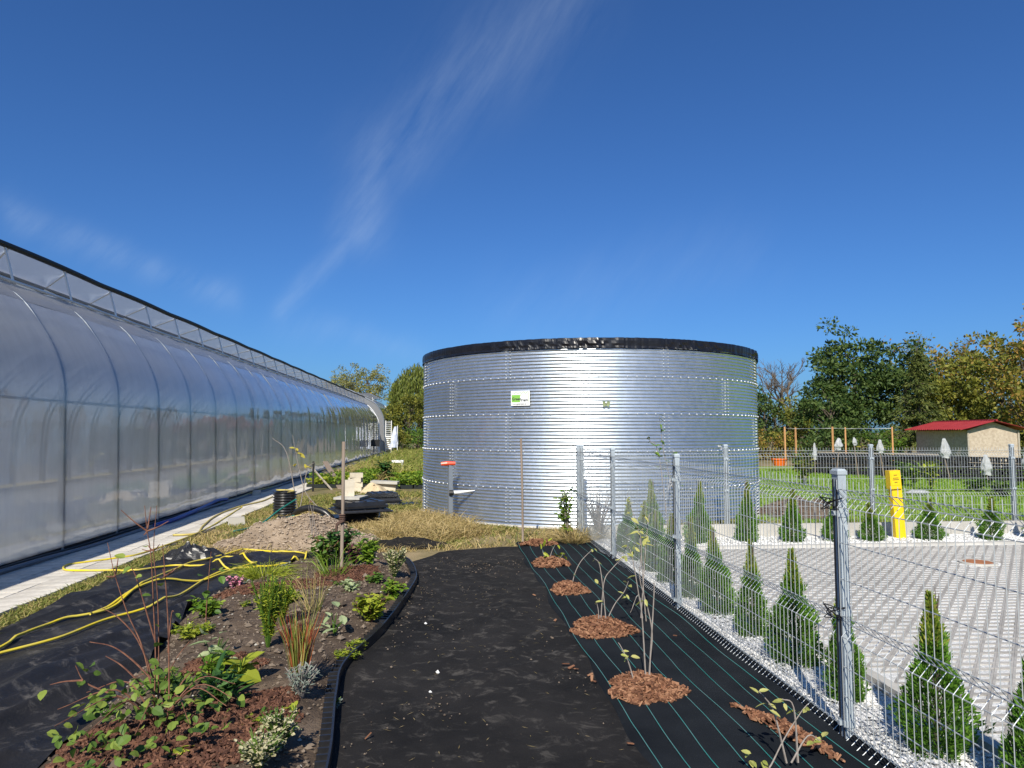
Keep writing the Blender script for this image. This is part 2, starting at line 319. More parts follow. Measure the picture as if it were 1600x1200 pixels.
    def rocks(s, C, R, flat=.7):        # small irregular stones (octahedra)
        C = np.asarray(C, float); n = len(C); R = np.broadcast_to(R, (n,))
        B = np.array([[1, 0, 0], [0, 1, 0], [-1, 0, 0], [0, -1, 0], [0, 0, 1], [0, 0, -1.]])
        a = RNG.uniform(0, 6.28, n); ca, sa = np.cos(a), np.sin(a)
        V = B[None] * RNG.uniform(.6, 1.25, (n, 6, 1)) * R[:, None, None]
        x = V[..., 0] * ca[:, None] - V[..., 1] * sa[:, None]; y = V[..., 0] * sa[:, None] + V[..., 1] * ca[:, None]
        V = np.stack([x, y + V[..., 2] * .2, V[..., 2] * flat], -1) + C[:, None]
        F = np.array([[0, 1, 4], [1, 2, 4], [2, 3, 4], [3, 0, 4], [1, 0, 5], [2, 1, 5], [3, 2, 5], [0, 3, 5]])
        return s.add(V.reshape(-1, 3), (np.arange(n)[:, None, None] * 6 + F[None]).reshape(-1, 3))
    def chips(s, C, L, Wd, T, tilt=.5):  # bark chips: little tilted slabs
        C = np.asarray(C, float); n = len(C); L = np.broadcast_to(L, (n,)); Wd = np.broadcast_to(Wd, (n,))
        D = RNG.normal(size=(n, 3)) * [1, 1, tilt]; D = unit(D); Nn = unit(RNG.normal(size=(n, 3)) * [tilt, tilt, .3] + [0, 0, 1]); A = unit(np.cross(D, Nn)); Nn = np.cross(A, D)
        B = np.array([[-.5, -.5], [.5, -.35], [.5, .35], [-.5, .5]])
        top = C[:, None] + D[:, None] * (B[None, :, 0:1] * L[:, None, None]) + A[:, None] * (B[None, :, 1:2] * Wd[:, None, None]) + Nn[:, None] * T
        bot = top - Nn[:, None] * 2 * T
        V = np.concatenate([top, bot], 1).reshape(-1, 3); i = (np.arange(n) * 8)[:, None, None]
        F = np.array([[0, 1, 2, 3], [0, 4, 5, 1], [1, 5, 6, 2], [2, 6, 7, 3], [3, 7, 4, 0]])
        return s.add(V, (i + F[None]).reshape(-1, 4))
    def mesh(s, name, mat, off=None, smooth=False):
        V = np.concatenate(s.V) if s.V else np.zeros((0, 3))
        if off is not None: V = V - np.array(off)
        me = bpy.data.meshes.new(name); Fs = [f for f in s.F if len(f)]
        loops = np.concatenate([f.ravel() for f in Fs]).astype(np.int32); tot = np.concatenate([np.full(len(f), f.shape[1]) for f in Fs]).astype(np.int32)
        st = np.concatenate([[0], np.cumsum(tot)[:-1]]).astype(np.int32)
        me.vertices.add(len(V)); me.vertices.foreach_set('co', V.astype(np.float32).ravel())
        me.loops.add(len(loops)); me.loops.foreach_set('vertex_index', loops)
        me.polygons.add(len(tot)); me.polygons.foreach_set('loop_start', st); me.polygons.foreach_set('loop_total', tot)
        me.update(calc_edges=True); me.validate()
        me.polygons.foreach_set('use_smooth', np.full(len(tot), smooth, bool))
        me.materials.append(MATS[mat]); return me
    def build(s, name, mat, parent=None, smooth=False, kind=None, loc=None):
        off = np.array(parent.location) if parent is not None else None
        if parent is not None and parent.parent is not None: off = np.array(parent.location) + np.array(parent.parent.location)
        o = bpy.data.objects.new(name, s.mesh(name, mat, off, smooth)); COL.objects.link(o)
        if parent is not None: o.parent = parent
        elif loc is not None: o.location = loc
        if kind: o['kind'] = kind
        return o
def tag(o, label, cat, group=None):
    o['label'] = label; o['category'] = cat
    if group: o['group'] = group
    return o
def thing(name, label, cat, loc=(0, 0, 0), group=None):
    o = bpy.data.objects.new(name, None); COL.objects.link(o); o.location = loc; o.empty_display_size = .1
    return tag(o, label, cat, group)
def link_part(name, me, parent, loc=(0, 0, 0), rz=0, kind=None):
    o = bpy.data.objects.new(name, me); COL.objects.link(o); o.parent = parent; o.location = loc; o.rotation_euler = (0, 0, rz)
    if kind: o['kind'] = kind
    return o
def copy_tree(o, parent=None):
    c = o.copy(); COL.objects.link(c); c.parent = parent
    for ch in o.children: copy_tree(ch, c)
    return c
def structure(mb, name, mat, smooth=False):
    o = mb.build(name, mat, smooth=smooth); o['kind'] = 'structure'; return o
def catmull(P, n=8):
    P = np.asarray(P, float); Q = np.vstack([2 * P[0] - P[1], P, 2 * P[-1] - P[-2]]); out = []
    for i in range(1, len(Q) - 2):
        t = np.linspace(0, 1, n, endpoint=False)[:, None]
        out.append(.5 * ((2 * Q[i]) + (-Q[i - 1] + Q[i + 1]) * t + (2 * Q[i - 1] - 5 * Q[i] + 4 * Q[i + 1] - Q[i + 2]) * t ** 2 + (-Q[i - 1] + 3 * Q[i] - 3 * Q[i + 1] + Q[i + 2]) * t ** 3))
    return np.vstack(out + [P[-1:]])
def rotz(a): c, s_ = math.cos(a), math.sin(a); return np.array([[c, -s_, 0], [s_, c, 0], [0, 0, 1]])
def vnoise(x, y, sc=1.0, seed=0):        # cheap smooth value noise, numpy
    x = np.asarray(x, float) * sc + seed * 17.3; y = np.asarray(y, float) * sc + seed * 9.1
    xi = np.floor(x); yi = np.floor(y); fx = x - xi; fy = y - yi; fx = fx * fx * (3 - 2 * fx); fy = fy * fy * (3 - 2 * fy)
    h = lambda a, b: np.modf(np.abs(np.sin(a * 127.1 + b * 311.7) * 43758.5453))[0]
    return (h(xi, yi) * (1 - fx) + h(xi + 1, yi) * fx) * (1 - fy) + (h(xi, yi + 1) * (1 - fx) + h(xi + 1, yi + 1) * fx) * fy
def inpoly(x, y, P):
    x = np.asarray(x); y = np.asarray(y); c = np.zeros(x.shape, bool); n = len(P)
    for i in range(n):
        (x1, y1), (x2, y2) = P[i][:2], P[i - 1][:2]
        c ^= ((y1 > y) != (y2 > y)) & (x < (x2 - x1) * (y - y1) / ((y2 - y1) if y2 != y1 else 1e-9) + x1)
    return c
def scatter_poly(P, n):
    P = np.asarray([p[:2] for p in P]); lo, hi = P.min(0), P.max(0); out = np.zeros((0, 2))
    while len(out) < n:
        q = RNG.uniform(lo, hi, (n * 2, 2)); out = np.vstack([out, q[inpoly(q[:, 0], q[:, 1], P)]])
    return out[:n]
def sheet_rows(left, right, y, z, nx=2):  # sheet between two x(y) boundaries
    L = np.interp(y, left[1], left[0]); R = np.interp(y, right[1], right[0]); t = np.linspace(0, 1, nx)
    X = np.zeros((len(y), nx, 3)); X[..., 0] = L[:, None] + (R - L)[:, None] * t; X[..., 1] = np.asarray(y)[:, None]; X[..., 2] = z; return X

# ================================================================== SETTING
# ground, reaching the horizon
g = MB(); xs = np.concatenate([[-2500, -600, -150, -60], np.linspace(-30, 40, 36), [70, 160, 600, 2500]]); ys = np.concatenate([[-600, -100, -20], np.linspace(-6, 60, 45), [90, 160, 400, 1200, 3500]])
X = np.zeros((len(xs), len(ys), 3)); X[..., 0] = xs[:, None]; X[..., 1] = ys[None]
g.grid(X); structure(g, 'ground', 'ground')

# concrete path along the greenhouse
yy = np.linspace(2, 62, 41)
PATH_L, PATH_R = -5.02, -3.97
slabs = []
p_root = bpy.data.objects.new('path', None); COL.objects.link(p_root); p_root['kind'] = 'structure'; p_root.location = (-4.5, 0, 0)
sl_me = MB().box((0, 0, 0), (.345, .205, .07)).mesh('path_slab', 'path_paver')
for i in range(100):
    for j in range(3):
        link_part('path_slab', sl_me, p_root, (-.352 + .352 * j, 3.6 + .211 * i + (.1055 if j == 1 else 0), .004 + .003 * math.sin(i * 5.3 + j * 2.1)), .008 * math.sin(i * 3.7 + j))
g = MB()
for i in range(165):
    for j in range(3): g.box((-4.5 - .352 + .352 * j, 3.6 + .211 * (100 + i) + (.1055 if j == 1 else 0), .004), (.345, .205, .07))
for i in range(9): g.box((-4.5, 3.4 - .25 * i, .004), (1.05, .24, .07))
g.build('path_slabs', 'path_paver', p_root, kind='stuff')

# black strip and rubble at the foot of the greenhouse
g = MB(); y = np.linspace(2, 60, 400); XX = sheet_rows(([-5.3, -5.3], [0, 70]), ([-5.03, -5.03], [0, 70]), y, .02, 5)
XX[..., 2] = .015 + .05 * vnoise(XX[..., 0] * 6, XX[..., 1] * 2.2, 1.5, 3); XX[:, -1, 2] = .012
g.grid(XX); structure(g, 'ground_strip', 'black_plastic', True)

# bed of soil with the planting, bounded by plastic edging
EDGE_PX = [(515, 1200), (525, 1100), (540, 1050), (600, 990), (645, 925), (650, 905), (640, 885)]
EDGE = [(-.50, 2.2, 0), (-.53, 2.9, 0)] + [G(*p) for p in EDGE_PX] + [(-.60, 9.15, 0)]
EC = catmull(EDGE, 10)
BED_L = [(-1.93, 2.0), (-2.0, 3.76), (-2.02, 4.58), (-2.12, 5.3), (-2.37, 6.72), (-2.34, 7.34), (-2.25, 8.3), (-1.9, 9.0), (-1.4, 9.25)]
BED_POLY = [(x, y) for x, y, z in EC] + [(x, y) for x, y in BED_L[::-1]]
def bed_z(x, y):
    x = np.asarray(x, float); y = np.asarray(y, float)
    L = np.interp(y, [b[1] for b in BED_L], [b[0] for b in BED_L]); R = np.interp(y, EC[:, 1], EC[:, 0])
    t = np.clip((x - L) / np.maximum(R - L, .2), 0, 1); e = np.clip(np.minimum(t, 1 - t) * 5, 0, 1)
    return .018 + e * (.045 + .055 * vnoise(x, y, 2.3, 1) + .03 * vnoise(x, y, 7, 2) + .012 * vnoise(x, y, 22, 4))
y = np.concatenate([np.linspace(2.0, 8.0, 190), np.linspace(8.05, 9.2, 30)])
XX = sheet_rows(([b[0] for b in BED_L], [b[1] for b in BED_L]), (EC[:, 0], EC[:, 1]), y, 0, 70)
XX[..., 2] = bed_z(XX[..., 0], XX[..., 1]); g = MB(); g.grid(XX); structure(g, 'planting_bed', 'soil', True)
pts = scatter_poly(BED_POLY, 5200); z = bed_z(pts[:, 0], pts[:, 1])
r = np.abs(RNG.normal(0, .009, len(pts))) + .004; r[RNG.random(len(pts)) < .02] *= 2.4
g = MB(); g.rocks(np.c_[pts, z + r * .3], r); o = g.build('soil_clods', 'clod', kind='stuff'); tag(o, 'loose brown soil crumbs spread over the planting bed', 'soil')
pts = scatter_poly(BED_POLY, 150); z = bed_z(pts[:, 0], pts[:, 1])
g = MB(); g.rocks(np.c_[pts, z + .005], RNG.uniform(.005, .016, 150), .6); o = g.build('pebbles', 'stone', kind='stuff'); tag(o, 'small pale pebbles strewn over the planting bed soil', 'pebbles')

# black fabric path between the bed and the woven strip
y = np.linspace(1.8, 10.15, 170)
LX = np.interp(y, EC[:, 1], EC[:, 0]); LX = np.where(y > 9.0, np.interp(y, [9.0, 9.87, 10.2], [-.5, .01, .93]), LX)
XX = sheet_rows((LX, y), ([1.06, 1.06], [0, 12]), y, .012, 60)
wr = .010 * np.maximum(0, vnoise(XX[..., 0], XX[..., 1], 2.2, 8) - .45) + .004 * vnoise(XX[..., 0], XX[..., 1], 9, 9); XX[..., 2] = .010 + wr
XX[..., 2] += .02 * np.maximum(0, 1 - np.abs(vnoise(XX[..., 0] * 1.1 + XX[..., 1] * .25, XX[..., 1] * .3, 1, 15) - .5) * 14) + .014 * np.maximum(0, 1 - np.abs(vnoise(XX[..., 0] * .5 - XX[..., 1] * .6, XX[..., 1] * .2, 1.6, 16) - .5) * 16)
g = MB(); g.grid(XX); structure(g, 'fabric_path', 'fabric', True)
q = scatter_poly([(-.6, 2.8), (.98, 2.8), (.98, 9.8), (-.25, 9.5)], 2600); edge_d = q[:, 0] - np.interp(q[:, 1], EC[:, 1], EC[:, 0]); q = q[(edge_d > .02) & (RNG.random(len(q)) < np.clip(np.exp(-edge_d / .12) + np.clip(vnoise(q[:, 0], q[:, 1], 2.2, 17) - .58, 0, 1) * 2, .03, 1))]
g = MB(); rr_ = np.abs(RNG.normal(0, .004, len(q))) + .0025; g.rocks(np.c_[q, np.full(len(q), .026)], rr_); o = g.build('soil_crumbs', 'clod', kind='stuff'); tag(o, 'dry soil crumbs spilled from the bed onto the fabric path', 'soil')

# woven strip with teal guide lines
y = np.linspace(1.6, 10.45, 180)
edge_w = 1.0 + .018 * np.sin(y * 2.7) + .014 * np.sin(y * 6.1 + 1)
XX = sheet_rows((edge_w, y), (np.full_like(y, 2.125), y), y, 0, 40)
def strip_z(x, y): return .024 + .012 * vnoise(x, y, 1.9, 12) + .006 * vnoise(x, y, 6, 13) + .05 * np.clip((np.asarray(x) - 1.98) / .14, 0, 1) ** 2
XX[..., 2] = strip_z(XX[..., 0], XX[..., 1]); XX[:, 0, 2] = .014
g = MB(); g.grid(XX); wv = structure(g, 'woven_fabric_strip', 'woven', True)
for k in range(8):
    x0 = (1.03, 1.17, 1.31, 1.46, 1.60, 1.75, 1.89, 2.02)[k]
    yl = np.linspace(1.65, 10.35, 110); xl = x0 + .012 * np.sin(yl * 1.9 + k * .4) + .008 * np.sin(yl * 4.3 + k); w2 = .0024
    R = np.zeros((len(yl), 2, 3)); R[:, 0, 0] = xl - w2; R[:, 1, 0] = xl + w2; R[..., 1] = yl[:, None]
    R[..., 2] = strip_z(R[..., 0], R[..., 1]) + .004
    g = MB(); g.grid(R); g.build('guide_line', 'teal_line', wv)

# wrinkled black fabric left of the bed
y = np.linspace(1.6, 9.95, 260)
Lb = np.interp(y, [0, 6.2, 7.1, 8.4, 9.6, 10], [-3.7, -3.66, -3.6, -3.72, -3.72, -3.5]) + .03 * np.sin(y * 3)
Rb = np.interp(y, [b[1] for b in BED_L] + [9.6, 10.2], [b[0] + .03 for b in BED_L] + [-.9, -1.2])
XX = sheet_rows((Lb, y), (Rb, y), y, 0, 90)
def fab_z(x, y):
    x = np.asarray(x, float); y = np.asarray(y, float); u = x * .93 + y * -.28; v = y
    ridge = lambda a, s_, sd: np.maximum(0, 1 - np.abs(vnoise(a * s_, v * .35, 1, sd) - .5) * 9)
    return np.clip((9.95 - y) * 3, .15, 1) * (.012 + .10 * ridge(u, 3.0, 21) * vnoise(u, v, .6, 5) + .13 * ridge(u, 1.5, 22) * vnoise(u, v, .5, 6) + .05 * ridge(u, 5.5, 25) * vnoise(u, v, 1.1, 7) + .02 * vnoise(u * 2.4, v * .8, 2, 23))
XX[..., 2] = fab_z(XX[..., 0], XX[..., 1])
g = MB(); g.grid(XX); structure(g, 'black_ground_fabric', 'fabric_loose', True)

# white gravel by the side fence and in front of the rear fence
GRAV = [(2.13, 1.2), (2.74, 1.2), (2.74, 9.70), (16, 9.70), (16, 10.72), (2.13, 10.72)]
g = MB(); g.add([(x, y, .012) for x, y in GRAV], [[0, 1, 2, 5]]); g.add([(2.74, 9.7, .012), (16, 9.7, .012), (16, 10.72, .012), (2.13, 10.72, .012)], [[0, 1, 2, 3]])
structure(g, 'gravel_strip', 'gravel_sheet')
def gz(x, y): return .012 + .035 * vnoise(x, y, 2.4, 31)
a = RNG.uniform([2.13, 1.9], [2.73, 9.8], (17000, 2)); b = RNG.uniform([2.2, 9.72], [11.5, 10.6], (8000, 2)); q = np.vstack([a, b])
g = MB(); R = RNG.uniform(.007, .015, len(q)); R[17000:] *= 1.5; g.rocks(np.c_[q, gz(q[:, 0], q[:, 1]) - .004], R); o = g.build('gravel_stones', 'gravel_stone', kind='stuff'); tag(o, 'white crushed stone spread along the wire fences', 'gravel')

# kerbs
def kerb_run(name, P0, P1, n, w, h, label):
    P0 = np.array(P0, float); P1 = np.array(P1, float); d = (P1 - P0) / n; L = np.linalg.norm(d); a = math.atan2(d[1], d[0])
    root = bpy.data.objects.new(name, None); COL.objects.link(root); root.location = (*P0, 0); root['kind'] = 'structure'
    me = MB().box((0, 0, 0), (L - .006, w, h)).mesh('kerb_stone', 'kerb')
    for i in range(n):
        c = d * (i + .5); link_part('kerb_stone', me, root, (c[0], c[1], h / 2 - .05 + .002 * math.sin(i * 4.1)), a)
kerb_run('kerb', (2.79, 1.2), (2.79, 9.66), 9, .08, .12, '')
kerb_run('kerb', (2.84, 9.64), (16.0, 9.64), 13, .10, .11, '')
kerb_run('kerb', (2.2, 10.76), (16.0, 10.76), 14, .06, .26, '')

# openwork paving: concrete grid pieces round gravel cells
g = MB(); g.add([(2.83, 1.2, .027), (16, 1.2, .027), (16, 9.6, .027), (2.83, 9.6, .027)], [[0, 1, 2, 3]]); pav = structure(g, 'paving', 'gravel_sheet')
AX = np.array([.138, 0.]); BX = np.array([.096, .107])
def cell_mb(mb, o0):
    o0 = np.array(o0); i0 = o0 + AX * .15 + BX * .18; ia = AX * .70; ib = BX * .64
    out = [o0, o0 + AX * .985, o0 + AX * .985 + BX * .975, o0 + BX * .975]; inn = [i0, i0 + ia, i0 + ia + ib, i0 + ib]
    V = [(*p, .034) for p in out] + [(*p, .034) for p in inn] + [(*p, .004) for p in inn] + [(*p, .004) for p in out]
    F = [[0, 1, 5, 4], [1, 2, 6, 5], [2, 3, 7, 6], [3, 0, 4, 7], [4, 5, 9, 8], [5, 6, 10, 9], [6, 7, 11, 10], [7, 4, 8, 11], [12, 13, 1, 0], [13, 14, 2, 1], [14, 15, 3, 2], [15, 12, 0, 3]]
    mb.add(V, F)
cm = MB(); cell_mb(cm, (0, 0)); cell_me = cm.mesh('paver', 'paver')
cells = []
for j in range(int((9.55 - 1.6) / BX[1])):
    yj = 1.6 + j * BX[1]; off = (j * BX[0]) % AX[0]
    for i in range(-1, 92):
        x = 2.86 + off + i * AX[0]
        if x < 2.85 or x + AX[0] + BX[0] > 12.9: continue
        if (x + .1 - 6.57) ** 2 + (yj + .05 - 8.24) ** 2 < .07 or (x + .1 - 7.2) ** 2 + (yj + .05 - 7.6) ** 2 < .08: continue
        bear = math.degrees(math.atan2(x, yj)) - 5.24
        cells.append((math.hypot(x, yj), x, yj, abs(bear) < 37.5))
cells.sort()
near = [c for c in cells if c[3]][:300]; ids = {id(c) for c in near}
for c in near: link_part('paver', cell_me, pav, (c[1], c[2], 0.0015 * math.sin(c[1] * 91 + c[2] * 57)))
g = MB()
for c in cells:
    if id(c) not in ids: cell_mb(g, (c[1], c[2]))
g.build('paver_field', 'paver', pav, kind='stuff')
for (x, y_, r_) in ((6.57, 8.24, .19), (7.2, 7.6, .2)):
    t = thing('manhole_cover', 'round rusty drain cover set in the openwork paving, %s' % ('bigger one' if r_ > .195 else 'smaller one nearer the rear kerb'), 'drain cover', (x, y_, .03))
    g = MB(); g.lathe([(0, .052), (r_ * .82, .052), (r_ * .86, .045)], (x, y_, 0), 28); g.build('lid', 'rust', t)
    g = MB(); g.lathe([(r_ * .88, .03), (r_ * .88, .05), (r_ * 1.1, .05), (r_ * 1.14, .0)], (x, y_, 0), 28); g.build('rim', 'concrete', t)

# lawn behind the rear fence
g = MB(); LAWN = [(4.2, 11.3), (60, 11.3), (60, 33), (8.5, 33), (7.2, 16.5), (6.2, 13.4)]
XX = np.array([(x, y, .006) for x, y in LAWN]); g.add(XX, [[0, 1, 2, 3, 4, 5]]); structure(g, 'lawn', 'lawn_soil')
q = RNG.uniform([4.2, 11.2], [26, 30], (90000, 2)); br = np.degrees(np.arctan2(q[:, 0], q[:, 1])); q = q[(br < 44) & (br > 15) & (np.hypot(q[:, 0] - 3.1, q[:, 1] - 15.48) > 3.7)]
n = len(q); D = RNG.normal(size=(n, 3)) * [.35, .35, 0] + [0, 0, 1]
g = MB(); g.blades(np.c_[q, np.full(n, .004)], D, RNG.uniform(.04, .11, n), RNG.uniform(.012, .03, n), RNG.uniform(.1, .6, n)); o = g.build('lawn_grass', 'lawn_blade', kind='stuff'); tag(o, 'mown green grass between the rear fence and the crate stacks', 'grass')

# dry and mixed grass, by zones (x0,x1,y0,y1,n,len,mat)
def grass(name, label, mat, P, n, l0, l1, w0, w1, bend=(.2, .9), lean=.5, dens=None):
    q = scatter_poly(P, n)
    if dens is not None: q = q[RNG.random(n) < dens(q[:, 0], q[:, 1])]
    n = len(q); D = RNG.normal(size=(n, 3)) * [lean, lean, 0] + [0, 0, 1]
    g = MB(); g.blades(np.c_[q, np.zeros(n)], D, RNG.uniform(l0, l1, n), RNG.uniform(w0, w1, n), RNG.uniform(*bend, n))
    o = g.build(name, mat, kind='stuff'); return tag(o, label, 'grass')
clump = lambda s_, sd, lo: (lambda x, y: np.clip((vnoise(x, y, s_, sd) - lo) * 3, .06, 1))
grass('dry_grass', 'dry straw coloured grass between the fabric and the tank', 'dry_blade', [(-3.9, 10), (-1.3, 9.7), (0, 9.95), (1.0, 10.25), (2.05, 10.5), (2.05, 11.7), (1.2, 12.0), (.1, 12.9), (-.5, 14.4), (-1.2, 14.8), (-3.9, 15.5)], 26000, .03, .15, .006, .013, dens=clump(1.1, 41, .38))
grass('dry_grass', 'taller dry weeds heaped round the tank base beside the black lids', 'dry_blade', [(-1.1, 11.2), (-.1, 10.5), (.6, 11.3), (.3, 12.4), (-.4, 13.6), (-.9, 13.6)], 6500, .12, .42, .006, .012, lean=.6)
grass('mixed_grass', 'short green and yellow grass in front of the tank', 'mixed_blade', [(-.2, 10.0), (2.05, 10.5), (2.05, 11.7), (1.4, 11.95), (.4, 12.4), (-.3, 11.5)], 12000, .04, .14, .008, .016, dens=clump(1.4, 43, .35))
grass('mixed_grass', 'patchy grass and earth along the outer edge of the concrete path', 'mixed_blade', [(-3.95, 2), (-3.68, 2), (-3.64, 7), (-3.76, 8.5), (-3.6, 10), (-3.95, 10)], 9000, .03, .11, .006, .012)
grass('mixed_grass', 'patchy yellow green grass between the concrete path and the soil mound', 'mixed_blade', [(-3.95, 10), (-3.4, 10), (-3.0, 12), (-2.6, 16), (-2.8, 19), (-3.95, 19)], 12000, .04, .13, .008, .016, dens=clump(1.2, 45, .3))
grass('weeds', 'tall yellow green weeds growing between the greenhouse and the tank', 'weed_blade', [(-3.9, 24.5), (-.8, 24.5), (-.2, 33), (0, 58), (-4.2, 58), (-3.9, 30)], 20000, .2, .75, .02, .05, dens=clump(.5, 46, .22))
grass('dry_grass', 'dry tan grass tufts along the far stretch of the concrete path', 'dry_blade', [(-3.95, 23), (-2.2, 23), (-2.6, 33), (-3.95, 33)], 5000, .2, .6, .015, .03)
grass('mixed_grass', 'rough grass between the tank and the rear fence', 'mixed_blade', [(2.2, 11.1), (12, 11.1), (12, 11.9), (6.2, 11.9), (5.4, 12.6), (2.3, 11.6)], 9000, .05, .2, .01, .018)
grass('mixed_grass', 'ragged green turf left of the tank beside the bricks', 'mixed_blade', [(-2.4, 14), (-.55, 14.2), (-.6, 19.5), (-3.0, 19.5)], 12000, .04, .16, .012, .022, dens=clump(1.3, 47, .25))

# ================================================================== GREENHOUSE
BOW0, BOWD = 10.15, 1.57
R_PROF = [(-5.20, .10), (-5.22, .8), (-5.245, 1.5), (-5.26, 2.14), (-5.31, 2.5), (-5.44, 2.85), (-5.66, 3.21), (-5.86, 3.47)]
BAND = [(-5.86, 3.47), (-6.0, 3.60), (-6.20, 3.77)]
ROOF = [(-7.35, 4.30), (-8.2, 4.62), (-9.2, 4.75), (-10.4, 4.55), (-11.6, 3.95), (-12.6, 3.1), (-13.1, 2.2), (-13.2, 1.2), (-13.2, .1)]
def arch_strip(P, y0, y1, ny, bulge=0, wob=0, sub=4, inset=0):
    P = catmull([(p[0], 0, p[1]) for p in P], sub)[:, [0, 2]]
    T = np.gradient(P, axis=0); T = T / np.linalg.norm(T, axis=1, keepdims=True); Nn = np.c_[T[:, 1], -T[:, 0]]
    y = np.linspace(y0, y1, ny); ph = np.abs(np.sin(math.pi * (y - BOW0) / BOWD))
    s_ = np.linspace(0, 1, len(P)); env = np.sin(math.pi * np.clip(s_, 0, 1)) ** .5
    d = bulge * ph[:, None] * env[None] - inset
    if wob: d = d + wob * (vnoise(y[:, None] * 1.0 + s_[None] * 0, s_[None] * 5, 1.1, 51) - .5) + wob * .6 * (vnoise(y[:, None] * 2.6, s_[None] * 4, 1, 52) - .5)
    X = np.zeros((ny, len(P), 3)); X[..., 0] = P[None, :, 0] + d * Nn[None, :, 0]; X[..., 1] = y[:, None]; X[..., 2] = P[None, :, 1] + d * Nn[None, :, 1]
    return X
def greenhouse(label, y0, nb, dx, hs, vent_yellow=False):
    yend = y0 + BOWD * nb; t = thing('greenhouse', label, 'greenhouse', (-9.2 + dx, y0, 0))
    sh = lambda P: [(x + dx, z * hs) for x, z in P]
    seams = [y0] + [v for v in (BOW0 + BOWD * 6, BOW0 + BOWD * 14, BOW0 + BOWD * 21) if y0 < v < yend] + [yend]
    for k in range(len(seams) - 1):
        g = MB(); g.grid(arch_strip(sh(R_PROF), seams[k], seams[k + 1], int((seams[k + 1] - seams[k]) / .13), .007, .004 + .012 * k, 5)); g.build('side_film', 'film', t, True)
        if k:
            X = arch_strip(sh(R_PROF), seams[k] - .02, seams[k] + .02, 2, 0, 0, 5, -.035); g = MB(); g.grid(X); g.build('seam_strip', 'steel_grey', t)
    g = MB(); g.grid(arch_strip(sh(BAND), y0, yend, int((yend - y0) / .2), .02, .01)); g.build('gutter_film', 'film_band', t, True)
    g = MB(); g.grid(arch_strip(sh(ROOF), y0, yend, nb * 4, .03)); g.build('roof_film', 'film_roof', t, True)
    # bows, one mesh shared
    full = catmull([(x, 0, z) for x, z in sh([(x - .04 if x > -9 else x + .04, z if i else .0) for i, (x, z) in enumerate(R_PROF)] + [(-6.24, 3.70), (-7.35, 4.22)] + [(x + (.05 if x < -9.3 else 0), z - .05) for x, z in ROOF[1:]])], 3)
    m = MB(); m.tube(full - np.array([t.location[0], 0, 0]), .042, 6); bow_me = m.mesh('bow', 'steel_grey')
    for k in range(nb + 1): link_part('bow', bow_me, t, (0, BOWD * k, 0))
    for x, z in sh([(-5.33, 2.08), (-5.74, 3.18)]):
        g = MB(); g.tube([(x, y0, z), (x, yend, z)], .02, 5); g.build('purlin', 'steel_grey', t)
    # ridge vent standing open: flap of grey net, dark edge tube, struts, white rail
    wob = lambda y: .05 * np.sin(y * 1.1) + .03 * np.sin(y * 2.9 + 1)
    y = np.linspace(y0, yend, int((yend - y0) / .25)); ex, ez = sh([(-6.38, 4.33)])[0]; hx, hz = sh([(-7.42, 4.33)])[0]
    F_ = np.zeros((len(y), 6, 3)); s_ = np.linspace(0, 1, 6)
    F_[..., 0] = ex + (hx - ex) * s_; F_[..., 1] = y[:, None]; F_[..., 2] = ez + (hz - ez) * s_ + .03 * np.sin(y * 2 * math.pi / BOWD)[:, None] * np.sin(math.pi * s_)
    g = MB(); g.grid(F_); fl = g.build('vent_flap', 'vent_net', t, True)
    g = MB(); g.tube(np.c_[np.full(len(y), ex + .01), y, ez + .02 + .02 * np.abs(np.sin(math.pi * (y - y0) / BOWD * .5))], .045, 7); g.build('edge_tube', 'yellow_post' if vent_yellow else 'black_rubber', fl, True)
    for k, (bx_, bz_) in enumerate(sh([(-6.23, 3.82), (-6.62, 3.86)])):
        g = MB(); g.tube([(bx_, y0, bz_), (bx_, yend, bz_)], .022, 6); g.build('vent_rail', 'steel_white', t)
    m = MB(); a0 = np.array(sh([(-6.23, 3.82)])[0]); a1 = np.array([ex, ez])
    m.tube([(a0[0] - t.location[0], 0, a0[1]), (a1[0] - t.location[0], .02, a1[1])], .018, 5); st_me = m.mesh('strut', 'steel_white')
    m = MB(); b1 = np.array(sh([(-6.62, 3.86)])[0]); m.tube([(a0[0] - t.location[0], 0, a0[1]), (b1[0] - t.location[0], BOWD * .5, b1[1]), (a0[0] - t.location[0], BOWD, a0[1])], .012, 4); zz = m.mesh('lattice', 'steel_white')
    m = MB(); m.tube([(ex - t.location[0], .1, ez - .02), (hx - t.location[0] + .1, BOWD * .8, hz - .04)], .014, 4); rb = m.mesh('flap_rib', 'steel_white')
    for k in range(nb):
        yk = BOWD * k + .35; link_part('strut', st_me, t, (0, yk, 0)); link_part('lattice', zz, t, (0, yk, 0)); link_part('flap_rib', rb, t, (0, yk, 0))
    g = MB(); g.add([(-13.1 + dx, y0, .015), (-5.25 + dx, y0, .015), (-5.25 + dx, yend, .015), (-13.1 + dx, yend, .015)], [[0, 1, 2, 3]]); g.build('floor', 'floor_mat', t)
    # skirt board, gables
    g = MB(); x, z = sh([(-5.22, 0)])[0]; g.box((x - .02, (y0 + yend) / 2, .05), (.04, yend - y0, .14)); g.build('skirt_board', 'black_plastic', t)
    prof = [(x, z) for x, z in catmull([(p[0], 0, p[1]) for p in sh(R_PROF + BAND[1:] + ROOF)], 3)[:, [0, 2]]]
